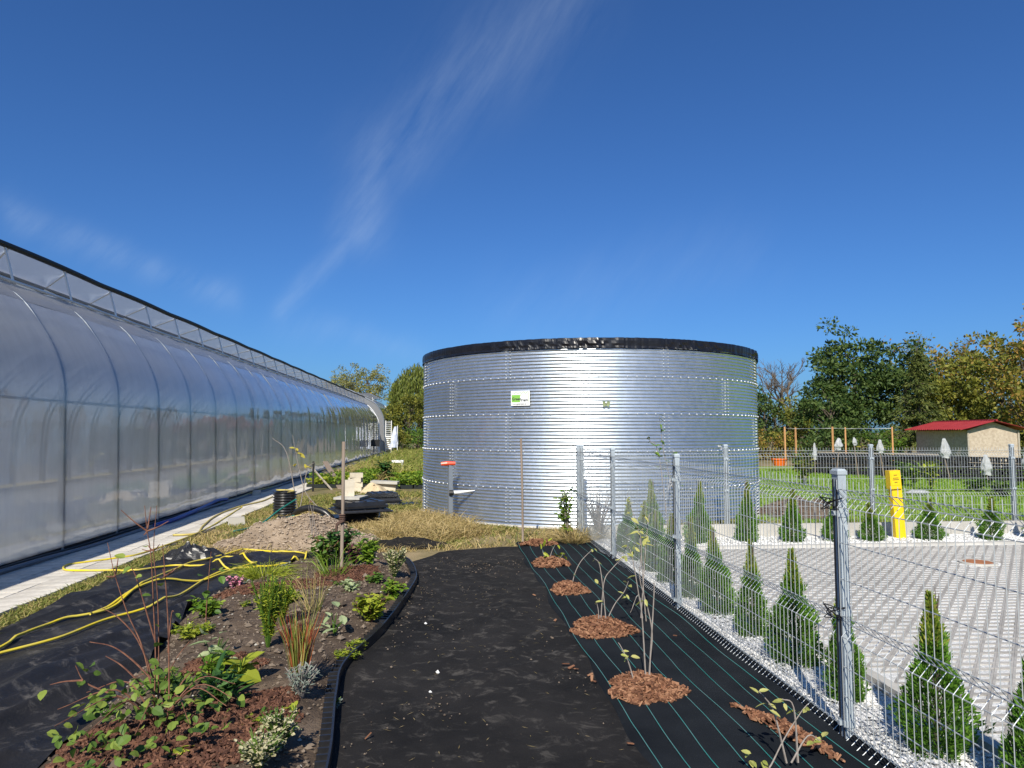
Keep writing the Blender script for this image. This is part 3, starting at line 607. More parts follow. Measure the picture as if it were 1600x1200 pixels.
    for yy_ in (y0, yend):
        c = (-9.2 + dx, yy_, 1.2 * hs); V = [(x, yy_, z) for x, z in prof] + [c]; n_ = len(prof)
        g = MB(); g.add(V, [[i, i + 1, n_] for i in range(n_ - 1)] + [[n_ - 1, 0, n_]]); g.build('end_wall', 'film_band', t)
        if yy_ == yend:
            g = MB(); g.tube([(x + .03, yy_, z) for x, z in prof[:40]], .03, 5); g.build('end_frame', 'steel_white', t)
    return t
greenhouse('long film greenhouse with curved clear sides and an open roof vent beside the concrete path', BOW0 - BOWD * 4, 32, 0, 1.0)
greenhouse('second film greenhouse with yellow edged raised vent standing beyond the long one', BOW0 + BOWD * 30, 6, .15, 1.12, True)

# pipes lying at the foot of the greenhouse
def pipe(name, label, cat, mat, P, r, k=7, n=8):
    m = MB(); m.tube(catmull(P, n), r, k); o = m.build(name, mat, smooth=True); return tag(o, label, cat)
pipe('pipe', 'dark grey water pipe along the edge of the concrete path', 'pipe', 'grey_pipe', [(-5.02 + .02 * math.sin(y * 1.3), y, .055 + .02 * (math.sin(y * .9) > .6)) for y in np.arange(2, 30, 1.2)], .026)
pipe('pipe', 'bright blue plastic pipe curving along the greenhouse foot', 'pipe', 'blue_pipe', [(-5.0, 12.6, .06), (-4.93, 13.2, .08), (-4.98, 14.2, .09), (-5.08, 15.4, .10), (-5.12, 16.3, .13), (-5.1, 16.9, .10)], .04)
pipe('hose', 'thin yellowed hose lying in the rubble below the clear film wall', 'hose', 'hose_old', [(-5.1, 14.9, .06), (-5.12, 16, .1), (-5.08, 17.5, .06), (-5.1, 19.5, .09), (-5.06, 21.5, .07), (-5.1, 24, .07)], .02)
pipe('pipe', 'thin black irrigation pipe tucked against the greenhouse skirt', 'pipe', 'black_rubber', [(-5.14 + .03 * math.sin(y * 1.7), y, .07 + .02 * math.sin(y * 2.3)) for y in np.arange(3, 40, 1.5)], .017)
o = MB().box((0, 0, .06), (.18, .5, .12), rotz(.2)).build('concrete_block', 'concrete', loc=(-4.96, 18.9, .02)); tag(o, 'loose concrete block on the black strip by the greenhouse film', 'block')

# ================================================================== WATER TANK
TC = np.array([3.10, 15.48]); TR = 3.63; RING = .652; NR = 5; PITCHC = RING / 11
tank = thing('water_tank', 'round corrugated galvanised steel water tank with black liner folded over the rim', 'water tank', (*TC, 0))
nz_, nth = 11 * 8 + 1, 20; zz = np.linspace(-.012, RING + .012, nz_); ww = rad(45.7)
th = np.linspace(-ww / 2, ww / 2, nth)
prof = .0095 * np.cos(2 * math.pi * zz / PITCHC)
rr = TR + prof[:, None] + np.linspace(-.002, .003, nth)[None]
X = np.zeros((nz_, nth, 3)); X[..., 0] = rr * np.cos(th)[None]; X[..., 1] = rr * np.sin(th)[None]; X[..., 2] = zz[:, None]
m = MB(); m.grid(X); sheet_me = m.mesh('wall_sheet', 'galv', smooth=True)
base_a = math.atan2(-TC[1], -TC[0])
for r_ in range(NR):
    for k in range(8):
        link_part('wall_sheet', sheet_me, tank, (0, 0, .02 + r_ * RING), base_a + rad(22.5 * (r_ % 2 == 1)) + k * rad(45) + (0 if r_ % 2 else 0))
# bolts
g = MB(); C = []
for r_ in range(1, NR):
    for k in range(136):
        a = k * 2 * math.pi / 136; C.append((TR + .012, a, .02 + r_ * RING))
for r_ in range(NR):
    for k in range(8):
        a0 = base_a + rad(22.5 * (r_ % 2 == 1)) + k * rad(45) + rad(22.5)
        for j in range(11):
            for s_ in (-.012, .012): C.append((TR + .012, a0 + s_, .02 + r_ * RING + (j + .5) * PITCHC * 1.0 - PITCHC * .5))
for rr_, a, z_ in C:
    e = np.array([math.cos(a), math.sin(a), 0]); tt = np.array([-math.sin(a), math.cos(a), 0]); c = np.array([*TC, z_]) + e * rr_
    th6 = np.arange(6) * math.pi / 3; V = [c + (.0135 if abs(z_ - .02 - round((z_ - .02) / RING) * RING) < .001 else .008) * (math.cos(q_) * tt + math.sin(q_) * np.array([0, 0, 1])) for q_ in th6] + [c + .007 * (math.cos(q_) * tt + math.sin(q_) * np.array([0, 0, 1])) + e * .012 for q_ in th6]
    g.add(V, [[i, (i + 1) % 6, 6 + (i + 1) % 6, 6 + i] for i in range(6)]); g.add(V[6:], [[0, 1, 2, 3], [0, 3, 4, 5]])
g.build('bolts', 'bolt', tank, kind='stuff')
# liner folded over the rim, wrinkled
k = 720; a = np.arange(k + 1) * 2 * math.pi / k; top = .02 + NR * RING
P = [(TR - .06, top - .25), (TR - .05, top - .02), (TR - .01, top + .028), (TR + .03, top + .018), (TR + .036, top - .03), (TR + .034, top - .08), (TR + .030, top - .12), (TR + .036, top - .158)]
wr = vnoise(a * 26, a * 0, 1, 61); wr2 = vnoise(a * 90, a * 0, 1, 62); bun = np.clip(vnoise(a * 3.1, a * 0, 1, 64) * 2.4 - 1.0, 0.12, 1); dth = np.abs((a - (base_a % (2 * math.pi)) + .02 + math.pi) % (2 * math.pi) - math.pi); bun = np.maximum(bun, np.clip(1.3 - dth / .16, 0, 1))
X = np.zeros((len(P), k + 1, 3))
for i, (r_, z_) in enumerate(P):
    am = (0, 0, .4, 1, 1.6, 2, 2, 2.2)[i]; fold = vnoise(a * 60 + i * .35, np.full_like(a, i * .7), 1, 65) - .5
    rr_ = r_ + am * (.014 * (wr - .5) * bun + .022 * fold * bun + .006 * (wr2 - .5)); zq = z_ + (.02 * (wr - .5) if i == len(P) - 1 else .008 * (wr2 - .5) * (i > 1)) + (.03 * bun * (wr2 - .4) if i == len(P) - 1 else 0)
    X[i, :, 0] = TC[0] + rr_ * np.cos(a); X[i, :, 1] = TC[1] + rr_ * np.sin(a); X[i, :, 2] = zq
m = MB(); m.grid(X.transpose(1, 0, 2)); m.build('liner_edge', 'black_liner', tank, False)
m = MB(); m.lathe([(0, top - .30), (TR - .05, top - .30)], (*TC, 0), 64); m.build('water_cover', 'black_liner', tank)
m = MB(); m.lathe([(TR - .02, -.1), (TR + .03, .03), (TR + .05, .0), (TR + .06, -.05)], (*TC, 0), 96); m.build('base_ring', 'concrete', tank)

# sign on the tank
def text_mesh(body, size, mat, name, parent, loc, basis, depth=.001, bold=0.0):
    cu = bpy.data.curves.new('t', 'FONT'); cu.body = body; cu.size = size; cu.extrude = depth; cu.offset = bold; cu.align_x = 'LEFT'
    ob = bpy.data.objects.new('t', cu); COL.objects.link(ob); dg = bpy.context.evaluated_depsgraph_get(); me = bpy.data.meshes.new_from_object(ob.evaluated_get(dg))
    bpy.data.objects.remove(ob); me.materials.clear(); me.materials.append(MATS[mat]); me.name = name
    o = bpy.data.objects.new(name, me); COL.objects.link(o); o.parent = parent; o.matrix_local = Matrix.Translation(loc) @ basis; return o
def on_tank(px, z):            # azimuth on the tank surface below a sighted column
    d = view_dir(px, 640); d = unit(np.array([d[0], d[1]])); b = d @ TC; disc = b * b - (TC @ TC - (TR + .012) ** 2); p = d * (b - math.sqrt(disc)); return p, math.atan2(p[1] - TC[1], p[0] - TC[0])
p, an = on_tank(813.5, 0); e = np.array([math.cos(an), math.sin(an), 0]); tt = np.array([-math.sin(an), math.cos(an), 0])
sg = thing('sign_board', 'small white sign board with green block and zigzag logo fixed to the steel tank', 'sign', (p[0] + e[0] * .012, p[1] + e[1] * .012, 2.26))
SW, SH = .365, .265
bas = Matrix(((tt[0], 0, e[0], 0), (tt[1], 0, e[1], 0), (0, 1, 0, 0), (0, 0, 0, 1)))
def sbox(name, x, y_, w, h, d0, mat):
    m = MB(); m.box((0, 0, 0), (w, h, .004)); o = bpy.data.objects.new(name, m.mesh(name, mat)); COL.objects.link(o); o.parent = sg; o.matrix_local = bas @ Matrix.Translation((x, y_, d0)); return o
sbox('board', 0, 0, SW, SH, 0, 'sign_white')
sbox('logo_block', -.085, -.005, .165, .13, .003, 'sign_green')
zz_ = [(-.125, .075), (-.085, .118), (-.045, .082), (-.010, .118), (.030, .082), (.066, .118), (.105, .082), (.138, .118), (.160, .09), (.160, -.065)]
m = MB()
for (x0, y0), (x1, y1) in zip(zz_[:-1], zz_[1:]):
    L = math.hypot(x1 - x0, y1 - y0); dx_, dy_ = (x1 - x0) / L, (y1 - y0) / L; w_ = .0035
    V = [(x0 - dy_ * w_, y0 + dx_ * w_, 0), (x0 + dy_ * w_, y0 - dx_ * w_, 0), (x1 + dy_ * w_, y1 - dx_ * w_, 0), (x1 - dy_ * w_, y1 + dx_ * w_, 0)]; m.add(V, [[0, 1, 2, 3]])
m.add([(.006, .082, 0), (.013, .082, 0), (.013, .035, 0), (.006, .035, 0)], [[0, 1, 2, 3]])
o = bpy.data.objects.new('logo_line', m.mesh('logo_line', 'sign_green')); COL.objects.link(o); o.parent = sg; o.matrix_local = bas @ Matrix.Translation((0, 0, .0045))
text_mesh('Green', .070, 'sign_dark', 'lettering', sg, (bas @ Vector((-.163, -.035, .0065))), bas, .0008, .0015)
text_mesh('team', .070, 'sign_dark', 'lettering', sg, (bas @ Vector((.008, -.055, .0045))), bas, .0008, .002)
text_mesh('www.greenteam.pl', .036, 'sign_dark', 'lettering', sg, (bas @ Vector((-.155, -.112, .0045))), bas, .0008, .0004)

# pale butterfly on the tank
p, an = on_tank(947, 0); e = np.array([math.cos(an), math.sin(an), 0]); tt = np.array([-math.sin(an), math.cos(an), 0]); up = np.array([0, 0, 1.])
bf = thing('butterfly', 'pale yellow butterfly with spread wings resting on the steel tank wall', 'butterfly', (p[0] + e[0] * .01, p[1] + e[1] * .01, 2.14)); c0 = np.array(bf.location)
for s_ in (-1, 1):
    m = MB(); m.add([c0, c0 + tt * s_ * .02 + up * .05 + e * .02, c0 + tt * s_ * .065 + up * .04 + e * .04, c0 + tt * s_ * .06 - up * .01 + e * .035, c0 + tt * s_ * .045 - up * .045 + e * .03, c0 - up * .03 + e * .004], [[0, 1, 2, 3], [0, 3, 4, 5]]); m.build('wing', 'leaf_pale', bf)
m = MB(); m.tube([c0 - up * .035 + e * .004, c0 + e * .006, c0 + up * .035 + e * .005], [.003, .006, .003], 6); m.build('body', 'bark_trunk', bf)

# ================================================================== WIRE FENCES
WP = [(0, .012), (0, .045), (-.045, .085), (0, .125), (0, .58), (-.05, .635), (0, .69), (0, 1.255), (-.045, 1.305), (0, 1.35), (0, 1.40)]
HW = [(0, .045), (-.045, .085), (0, .125), (0, .28), (0, .43), (0, .58), (-.05, .635), (0, .69), (0, .88), (0, 1.07), (0, 1.255), (-.045, 1.305), (0, 1.35)]
PL = 2.46
def fence(name, label, P0, dirv, posts, nrm, first=None):
    root = thing(name, label, 'fence', (*P0, 0)); dv = np.array([*dirv, 0.]); nv = np.array([*nrm, 0.])
    a = math.atan2(dv[1], dv[0])
    m = MB(); m.tube([nv * -x + np.array([0, 0, z]) for x, z in WP], .0023, 4, cap=False); vw = m.mesh('vertical_wire', 'galv_wire')
    m = MB()
    pw, pd = .062, .046
    m.box((0, 0, .715), (pw, pd, 1.43), rotz(a)); post_me = m.mesh('post', 'galv_post')
    m = MB(); m.box((0, 0, 1.436), (pw + .01, pd + .01, .02), rotz(a)); m.box((0, 0, 1.450), (pw + .008, pd + .008, .012), rotz(a), .75); cap_me = m.mesh('post_cap', 'galv_post')
    m = MB(); m.box((0, 0, 0), (pw + .010, pd + .012, .035), rotz(a)); m.box(tuple(nv * -.034), (.02, .02, .022), rotz(a)); clip_me = m.mesh('clamp', 'galv_post')
    m = MB(); m.box((0, 0, 0), (.008, .008, 1.36), rotz(a)); slot_me = m.mesh('groove', 'black_rubber')
    for i, s_ in enumerate(posts):
        p = link_part('post', post_me, root, tuple(dv * s_))
        link_part('post_cap', cap_me, p)
        for z in (.13, .70, 1.22): link_part('clamp', clip_me, p, (0, 0, z))
        for q in (-.017, .017): link_part('groove', slot_me, p, tuple(nv * (-pd / 2 + .0) + dv * q + np.array([0, 0, .72])))
        if i == len(posts) - 1: break
        s1 = posts[i + 1]; L = s1 - s_ - .08; m = MB()
        for x, z in HW: m.tube([nv * -x + dv * .0 + np.array([0, 0, z]), nv * -x + dv * L + np.array([0, 0, z])], .0028, 5, cap=False)
        pn = link_part('panel', m.mesh('panel', 'galv_wire'), root, tuple(dv * (s_ + .04) - nv * .03))
        nw = int(L / .05)
        for k in range(nw + 1): link_part('vertical_wire', vw, pn, tuple(dv * (k * L / nw) - nv * .006))
    return root
sf = fence('wire_fence', 'galvanised wire mesh fence beside the woven fabric strip, running up to the tank', (2.10, 1.09), (0, 1), [0, 2.52, 5.22, 7.73, 10.12], (1, 0))
rf = fence('wire_fence', 'galvanised wire mesh fence across the back of the paving in front of the lawn', (2.10, 11.21), (1, 0), [.06, 2.47, 5.0, 7.55, 10.1], (0, 1))
for (x, y_, z_, dx_) in ((2.06, 6.31, 1.20, -.05), (4.50, 11.16, 1.40, -.09)):
    g = MB()
    for k in range(3):
        a = RNG.uniform(-1, 1); P = np.array([(x, y_, z_), (x + dx_ * .5, y_ - .03, z_ + .03 - .03 * k), (x + dx_ + .01 * k, y_ - .04, z_ - .07 + .07 * (k == 1) + (.1 if y_ > 9 else 0))])
        w = np.array([0, .012, .012]); g.grid(np.stack([P - w, P + w], 1))
    o = g.build('tie_ribbon', 'white_plastic'); tag(o, 'white plastic ribbon tied to the %s post' % ('side fence' if y_ < 9 else 'rear fence'), 'ribbon')
for z in (1.27, .70):   # black tie wire loops on the tall post
    g = MB()
    P = [(2.07 - .01 * k % 3 * .5 + .02 * math.sin(k * 2.2), 3.61 + .07 * math.cos(k * 2.6), z + .035 * math.sin(k * 1.7)) for k in range(14)]; g.tube(catmull(P, 4), .0028, 4)
    o = g.build('tie_wire', 'black_rubber'); tag(o, 'tangled black tie wire round the %s of the tall grey fence post' % ('top' if z > 1 else 'middle'), 'wire')

# ================================================================== THUJAS
def thuja_mesh(seed, H=1.0, R=.26, n=15000, tip=.24):
    rg = np.random.default_rng(seed)
    t = rg.random(n) ** 1.05; body = np.clip(1 - (np.abs(t - .2) / .52) ** 1.5, 0, 1); lead = np.clip((1 - t) / .35, 0, 1) * .24
    r0 = R * np.where(t < .2, .74 + 1.3 * t, np.maximum(body, lead)) * (1 + .10 * np.sin(t * 23 + seed))
    a = rg.uniform(0, 2 * math.pi, n); lump = 1 + .14 * np.sin(a * 2 + t * 11 + seed) + .12 * np.sin(a * 5 + t * 9 + seed * 2) + .10 * np.sin(a * 9 - t * 31 + seed) + .08 * np.sin(a * 3 + t * 47)
    fr = rg.random(n) ** .30; r = r0 * fr * lump; up_ = t > 1 - tip - .12
    r = np.where(up_, r * (.7 + rg.random(n) * 1.1), r)
    keep = (rg.random(n) < np.where(t < .62, 1, np.clip(1.25 - (t - .62) * 2.2, .28, 1))) & (np.sin(a * 3 + t * 19 + seed) + np.sin(a * 7 - t * 37) * .7 + rg.normal(0, .5, n) > -1.25); t, a, r = t[keep], a[keep], r[keep]; n = len(t)
    C = np.c_[r * np.cos(a) + .05 * math.sin(seed) * t ** 2, r * np.sin(a) + .05 * math.cos(seed) * t ** 2, t * H * .97]
    D = np.c_[np.cos(a), np.sin(a), .7 + 1.3 * t] + rg.normal(size=(n, 3)) * .5
    Nn = np.c_[-np.sin(a), np.cos(a), np.zeros(n)] + rg.normal(size=(n, 3)) * .6
    L = rg.uniform(.022, .05, n); Wd = L * rg.uniform(.22, .36, n)
    low = t + rg.normal(0, .06, n) < 1 - tip
    b1 = MB(); b1.rhombs(C[low], D[low], Nn[low], L[low], Wd[low]); b2 = MB(); b2.rhombs(C[~low], D[~low], Nn[~low], L[~low], Wd[~low])
    tr = MB(); tr.tube([(0, 0, -.02), (0, 0, H * .5), (.01, 0, H * .96)], [.02, .014, .003], 6)
    for k in range(26):
        z = H * (.12 + .8 * k / 26); aa = k * 2.4; q = R * max(.08, 1 - z / H * 1.2) * .8
        tr.tube([(0, 0, z), (q * .6 * math.cos(aa), q * .6 * math.sin(aa), z + .06), (q * math.cos(aa), q * math.sin(aa), z + .13)], [.005, .004, .002], 4)
    return b1.mesh('foliage', 'thuja'), b2.mesh('growing_tips', 'thuja_tip'), tr.mesh('stem', 'bark_trunk')
TM = [thuja_mesh(3, 1, .215, 14000, .26), thuja_mesh(11, 1, .19, 12500, .34), thuja_mesh(23, 1, .225, 14000, .24), thuja_mesh(31, 1, .20, 12500, .30), thuja_mesh(47, 1, .21, 13500, .28)]
SIDE = [(2.43, 9.45, .74), (2.47, 8.85, .78), (2.45, 8.2, .72), (2.44, 7.55, .76), (2.45, 6.90, .80), (2.44, 6.22, .78), (2.45, 5.55, .77), (2.46, 4.86, .83), (2.44, 4.18, .80), (2.50, 3.48, .82), (2.62, 2.98, .88)]
side_txt = ['at the far end of the side fence', 'second from the far end of the side fence', 'third from the far end of the side fence', 'fourth from the far end of the side fence', 'fifth from the far end of the side fence', 'just nearer than the middle side fence post', 'between the middle post and the tall side fence post', 'fuller one close to the tall side fence post', 'thin browned top, behind the tall fence post', 'dense dark cone just past the tall side fence post', 'top streaked with orange brown twigs']
for i, (x, y_, h) in enumerate(SIDE):
    t = thing('thuja_shrub', 'green conical thuja on white gravel, ' + side_txt[i], 'shrub', (x, y_, .01), 'thujas along the side fence')
    F_, T_, St = TM[i % 5]
    for nm, me in (('foliage', F_), ('growing_tips', T_), ('stem', St)): link_part(nm, me, t)
    w_ = (.71 + .07 * math.sin(i * 3)) * (.80 if i == 8 else 1); t.scale = (w_, w_ * (.95 + .1 * math.sin(i)), h); t.rotation_euler = (.05 * math.sin(i * 2.7), .05 * math.sin(i * 4.1 + 1), i * 1.9)
REAR = [(3.05, 10.25, .95), (3.72, 10.2, .92), (4.46, 10.2, .93), (5.14, 10.15, .80), (5.85, 10.2, .62), (6.38, 10.12, .58), (7.30, 10.12, .64), (8.30, 10.12, .66), (9.1, 10.15, .7)]
rear_txt = ['nearest the fence corner', 'second from the fence corner', 'third from the fence corner', 'tall narrow one before the first bit of lawn', 'half hidden behind the tall side fence post', 'low round one left of the yellow marker post', 'low round one right of the yellow marker post', 'broad dark one beside the rear fence post', 'last one along the rear kerb']
for i, (x, y_, h) in enumerate(REAR):
    t = thing('thuja_shrub', 'small thuja before the rear fence, ' + rear_txt[i], 'shrub', (x, y_, .01), 'thujas along the rear fence')
    F_, T_, St = TM[(i + 1) % 5]
    for nm, me in (('foliage', F_), ('growing_tips', T_), ('stem', St)): link_part(nm, me, t)
    w_ = .80 if i < 4 else .84
    t.scale = (w_, w_, h); t.rotation_euler[2] = i * 2.3

# yellow gas marker post
mk = thing('marker_post', 'yellow plastic pipeline marker post leaning slightly in front of the lawn', 'marker post', (6.92, 10.3, 0))
A = Matrix.Rotation(rad(-3.5), 3, 'Y'); A = np.array(A)
m = MB(); m.box((0, 0, .42), (.16, .09, .90), A); V = m.V[0] + np.array(mk.location); m.V[0] = V; m.build('post', 'yellow_post', mk)
m = MB(); m.box(tuple(A @ np.array([0, -.02, .93])), (.175, .115, .28), A, .98); m.V[0] += np.array(mk.location); hd = m.build('head', 'yellow_post', mk)
m = MB(); m.box(tuple(A @ np.array([0, -.078, .94])), (.14, .006, .19), A); m.V[0] += np.array(mk.location); m.build('plate', 'yellow_post', mk)
m = MB()
for z, w_ in ((1.0, .06), (.955, .09), (.93, .10), (.89, .05)): m.box(tuple(A @ np.array([0, -.0825, z])), (w_, .002, .010), A)
m.V = [v + np.array(mk.location) for v in m.V]; m.build('printing', 'dark_print', mk)

# ================================================================== TREES
def crown_pts(n, c, rx, ry, rz, shell=.55):
    d = unit(RNG.normal(size=(n, 3))); r = (shell + (1 - shell) * RNG.random(n)) ** .8
    return np.array(c) + d * r[:, None] * np.array([rx, ry, rz])
def leaf_clumps(mb, centers, cr, per, ls, flat=.75, droop=0.0, aspect=.55):
    C = np.repeat(centers, per, axis=0); n = len(C); d = unit(RNG.normal(size=(n, 3))); r = RNG.random(n) ** .45
    R_ = np.repeat(np.broadcast_to(cr, (len(centers),)), per)
    P = C + d * (r * R_)[:, None] * np.array([1, 1, flat]); D = d + RNG.normal(size=(n, 3)) * .6 + [0, 0, -droop]; Nn = RNG.normal(size=(n, 3)) + [0, 0, .8]
    L = ls * RNG.uniform(.6, 1.3, n); mb.rhombs(P, D, Nn, L, L * aspect)
def tree(name, label, loc, H, rx, ry, rz, cz, nclump, cr, per, ls, mat, group=None, trunk_r=.16, limbs=9, shell=.5, ragged=.15, droop=0, flat=.75):
    t = thing(name, label, 'tree', (loc[0], loc[1], -.02), group); b = np.array([loc[0], loc[1], 0.])
    C = crown_pts(nclump, (0, 0, cz), rx, ry, rz, shell); C += RNG.normal(size=C.shape) * ragged * rx; C = C[C[:, 2] > .25]
    m = MB(); top = np.array([RNG.normal(0, .1), RNG.normal(0, .1), cz + rz * .55])
    m.tube([(0, 0, -.05), (.03, .02, cz * .45), top * .7 + [0, 0, .0], top], [trunk_r, trunk_r * .8, trunk_r * .5, .02], 7)
    for c in C[RNG.permutation(len(C))[:limbs * 3]]:
        z0 = min(max(c[2] - rz * .6, cz * .25), cz + rz * .3); m.tube([(0, 0, z0), tuple(c * [.5, .5, 0] + [0, 0, z0 * .45 + c[2] * .55]), tuple(c)], [trunk_r * .35, trunk_r * .2, .012], 5)
    m.V = [v + b for v in m.V]; m.build('trunk', 'bark_trunk', t)
    m = MB(); leaf_clumps(m, C, RNG.uniform(.6, 1.3, len(C)) * cr, per, ls, flat, droop); m.V = [v + b for v in m.V]; m.build('crown', mat, t)
    return t
def at_px(px, dist):           # point on the ground at a bearing and distance
    d = view_dir(px, 676); d = unit(np.array([d[0], d[1]])); return d * dist
def bare_tree(name, label, loc, H, leafmat=None, nleaf=0, group=None, spread=.5, seed=0, ls=.12, r0=.1):
    rg = random.Random(seed); t = thing(name, label, 'tree', (loc[0], loc[1], -.02), group); m = MB(); tips = []
    def br(p, d, L, r, k):
        q1 = p + d * L * .5 + np.array([rg.gauss(0, .05) for _ in range(3)]) * L; q2 = p + d * L + np.array([rg.gauss(0, .06) for _ in range(3)]) * L
        m.tube([p, q1, q2], [r, r * .85, r * .7], 5 if k > 2 else 3, cap=False)
        if k <= 1: tips.append(q2); tips.append(q1)
        if k == 0: return
        for _ in range(3 if k > 1 else 4):
            nd = unit(d + np.array([rg.gauss(0, spread), rg.gauss(0, spread), rg.gauss(.15, spread * .6)])); br(p + (q2 - p) * rg.uniform(.55, 1), nd, L * rg.uniform(.55, .8), r * .6, k - 1)
    br(np.array([loc[0], loc[1], -.05]), np.array([0, 0, 1.]), H * .36, r0, 5); m.build('trunk', 'bark_trunk', t)
    if leafmat:
        tp = np.array(tips); tp = tp[RNG.permutation(len(tp))[:max(1, nleaf // 5)]]; m = MB(); leaf_clumps(m, tp, .35, 6, ls); m.build('crown', leafmat, t)
    return t
# --- row on the right, behind the garden
RG = 'trees behind the shed and garden'
x, y_ = at_px(1338, 50); tree('broadleaf_tree', 'big dark green broadleaf tree, tallest round crown beside the shed', (x, y_), 9, 2.9, 2.6, 3.9, 4.7, 135, .62, 105, .25, 'tree_dark', RG, .2, 12, .35, .10)
x, y_ = at_px(1300, 47); tree('broadleaf_tree', 'lower dark green tree filling the left foot of the tallest crown', (x, y_), 5, 2.0, 1.6, 2.3, 2.3, 60, .55, 90, .23, 'tree_dark', RG, .12)
x, y_ = at_px(1420, 52); tree('broadleaf_tree', 'green tree with pointed top between the dark crown and the spruce', (x, y_), 8, 1.9, 1.8, 3.5, 4.2, 70, .55, 90, .24, 'tree_dark', RG, .14, 8, .3)
x, y_ = at_px(1500, 54); tree('autumn_tree', 'yellow green tree turning orange at the top behind the shed roof', (x, y_), 8, 2.6, 2.2, 3.3, 4.1, 90, .55, 75, .24, 'tree_autumn', RG, .15, 9, .35, .16)
x, y_ = at_px(1570, 50); tree('autumn_tree', 'broad olive tree with orange tinge right of the shed', (x, y_), 7, 3.0, 2.2, 3.4, 3.6, 105, .55, 80, .24, 'tree_olive', RG, .15, 9, .35, .14)
x, y_ = at_px(1480, 49); tree('autumn_tree', 'low olive yellow tree right behind the shed ridge', (x, y_), 5, 2.4, 1.6, 2.4, 2.6, 70, .5, 80, .22, 'tree_olive', RG, .12)
x, y_ = at_px(1612, 44); tree('autumn_tree', 'tall thin crowned tree with orange leaves at the right edge', (x, y_), 9.4, 1.7, 1.5, 4.0, 4.7, 62, .5, 55, .22, 'tree_autumn', RG, .15, 10, .3, .25)
x, y_ = at_px(1545, 56); bare_tree('sparse_tree', 'thin leaning tree with sparse reddish leaves above the shed', (x, y_), 9.5, 'tree_autumn', 900, RG, .42, 4, .24, .09)
x, y_ = at_px(1470, 57); bare_tree('sparse_tree', 'sparse topped tree with rusty leaves beside the spruce', (x, y_), 9.3, 'tree_autumn', 900, RG, .4, 9, .24, .09)
x, y_ = at_px(1240, 92); bare_tree('bare_tree', 'leafless grey tree far behind, between tank and dark crown', (x, y_), 12.5, None, 0, RG, .5, 12, r0=.26)
x, y_ = at_px(1212, 95); bare_tree('bare_tree', 'smaller leafless grey tree far behind, close to the tank edge', (x, y_), 11.5, None, 0, RG, .5, 15, r0=.22)
x, y_ = at_px(1195, 58); tree('broadleaf_tree', 'dark green bushy tree just right of the tank', (x, y_), 5, 1.5, 1.5, 2.5, 2.5, 45, .5, 80, .24, 'tree_dark', RG, .12)
x, y_ = at_px(1232, 60); tree('bush', 'golden olive bush between the tank and the dark trees', (x, y_), 5, 1.9, 1.5, 2.1, 2.2, 55, .5, 80, .22, 'tree_olive', RG, .1)
x, y_ = at_px(1268, 56); tree('bush', 'yellow green bush at the left of the dark trees', (x, y_), 4, 1.4, 1.3, 2.2, 2.2, 42, .45, 80, .20, 'tree_olive', RG, .1)
for i, px in enumerate((1205, 1250, 1290, 1340, 1385, 1560, 1600)):
    x, y_ = at_px(px, 45 + 1.5 * math.sin(i * 2)); tree('hedge_shrub', 'low leafy hedge shrub under the trees, ' + ['reddish one by the tank', 'second from the tank', 'third from the tank', 'fourth from the tank', 'brighter green one left of the shed', 'one right of the shed', 'outermost one right of the shed'][i], (x, y_), 2, 1.5, 1.0, .9, .9, 30, .4, 60, .17, ['tree_autumn', 'tree_olive', 'tree_dark', 'tree_dark', 'leaf_mid', 'tree_dark', 'tree_olive'][i], 'hedge shrubs', .05, 5)
# spruce
def spruce(label, loc, H, R, group):
    t = thing('spruce_tree', label, 'tree', (loc[0], loc[1], -.02), group); b = np.array([loc[0], loc[1], 0]); m = MB(); m.tube([b, b + [0, 0, H]], [.12, .02], 6); lf = MB()
    for k in range(150):
        f = RNG.random() ** .8; z = H * (.06 + .92 * f); a = RNG.uniform(0, 6.28); L = R * (1 - f) * RNG.uniform(.75, 1.1) + .15; e = np.array([math.cos(a), math.sin(a), 0])
        P = [b + [0, 0, z], b + e * L * .6 + [0, 0, z - .10 * L], b + e * L + [0, 0, z - .05 * L]]; m.tube(P, [.02, .012, .005], 3, cap=False)
        n = int(70 * (L / R) + 18); s_ = RNG.random(n); C = P[0] + (P[2] - P[0]) * s_[:, None] + RNG.normal(size=(n, 3)) * [.08, .08, .06]
        D = e + RNG.normal(size=(n, 3)) * .5 + [0, 0, -.7]; lf.rhombs(C, D, RNG.normal(size=(n, 3)), RNG.uniform(.15, .32, n), .06)
    m.build('trunk', 'bark_trunk', t); lf.build('crown', 'tree_spruce', t)
x, y_ = at_px(1438, 47); spruce('olive tinged spruce with drooping layered branches left of the shed', (x, y_), 6.6, 2.2, RG)
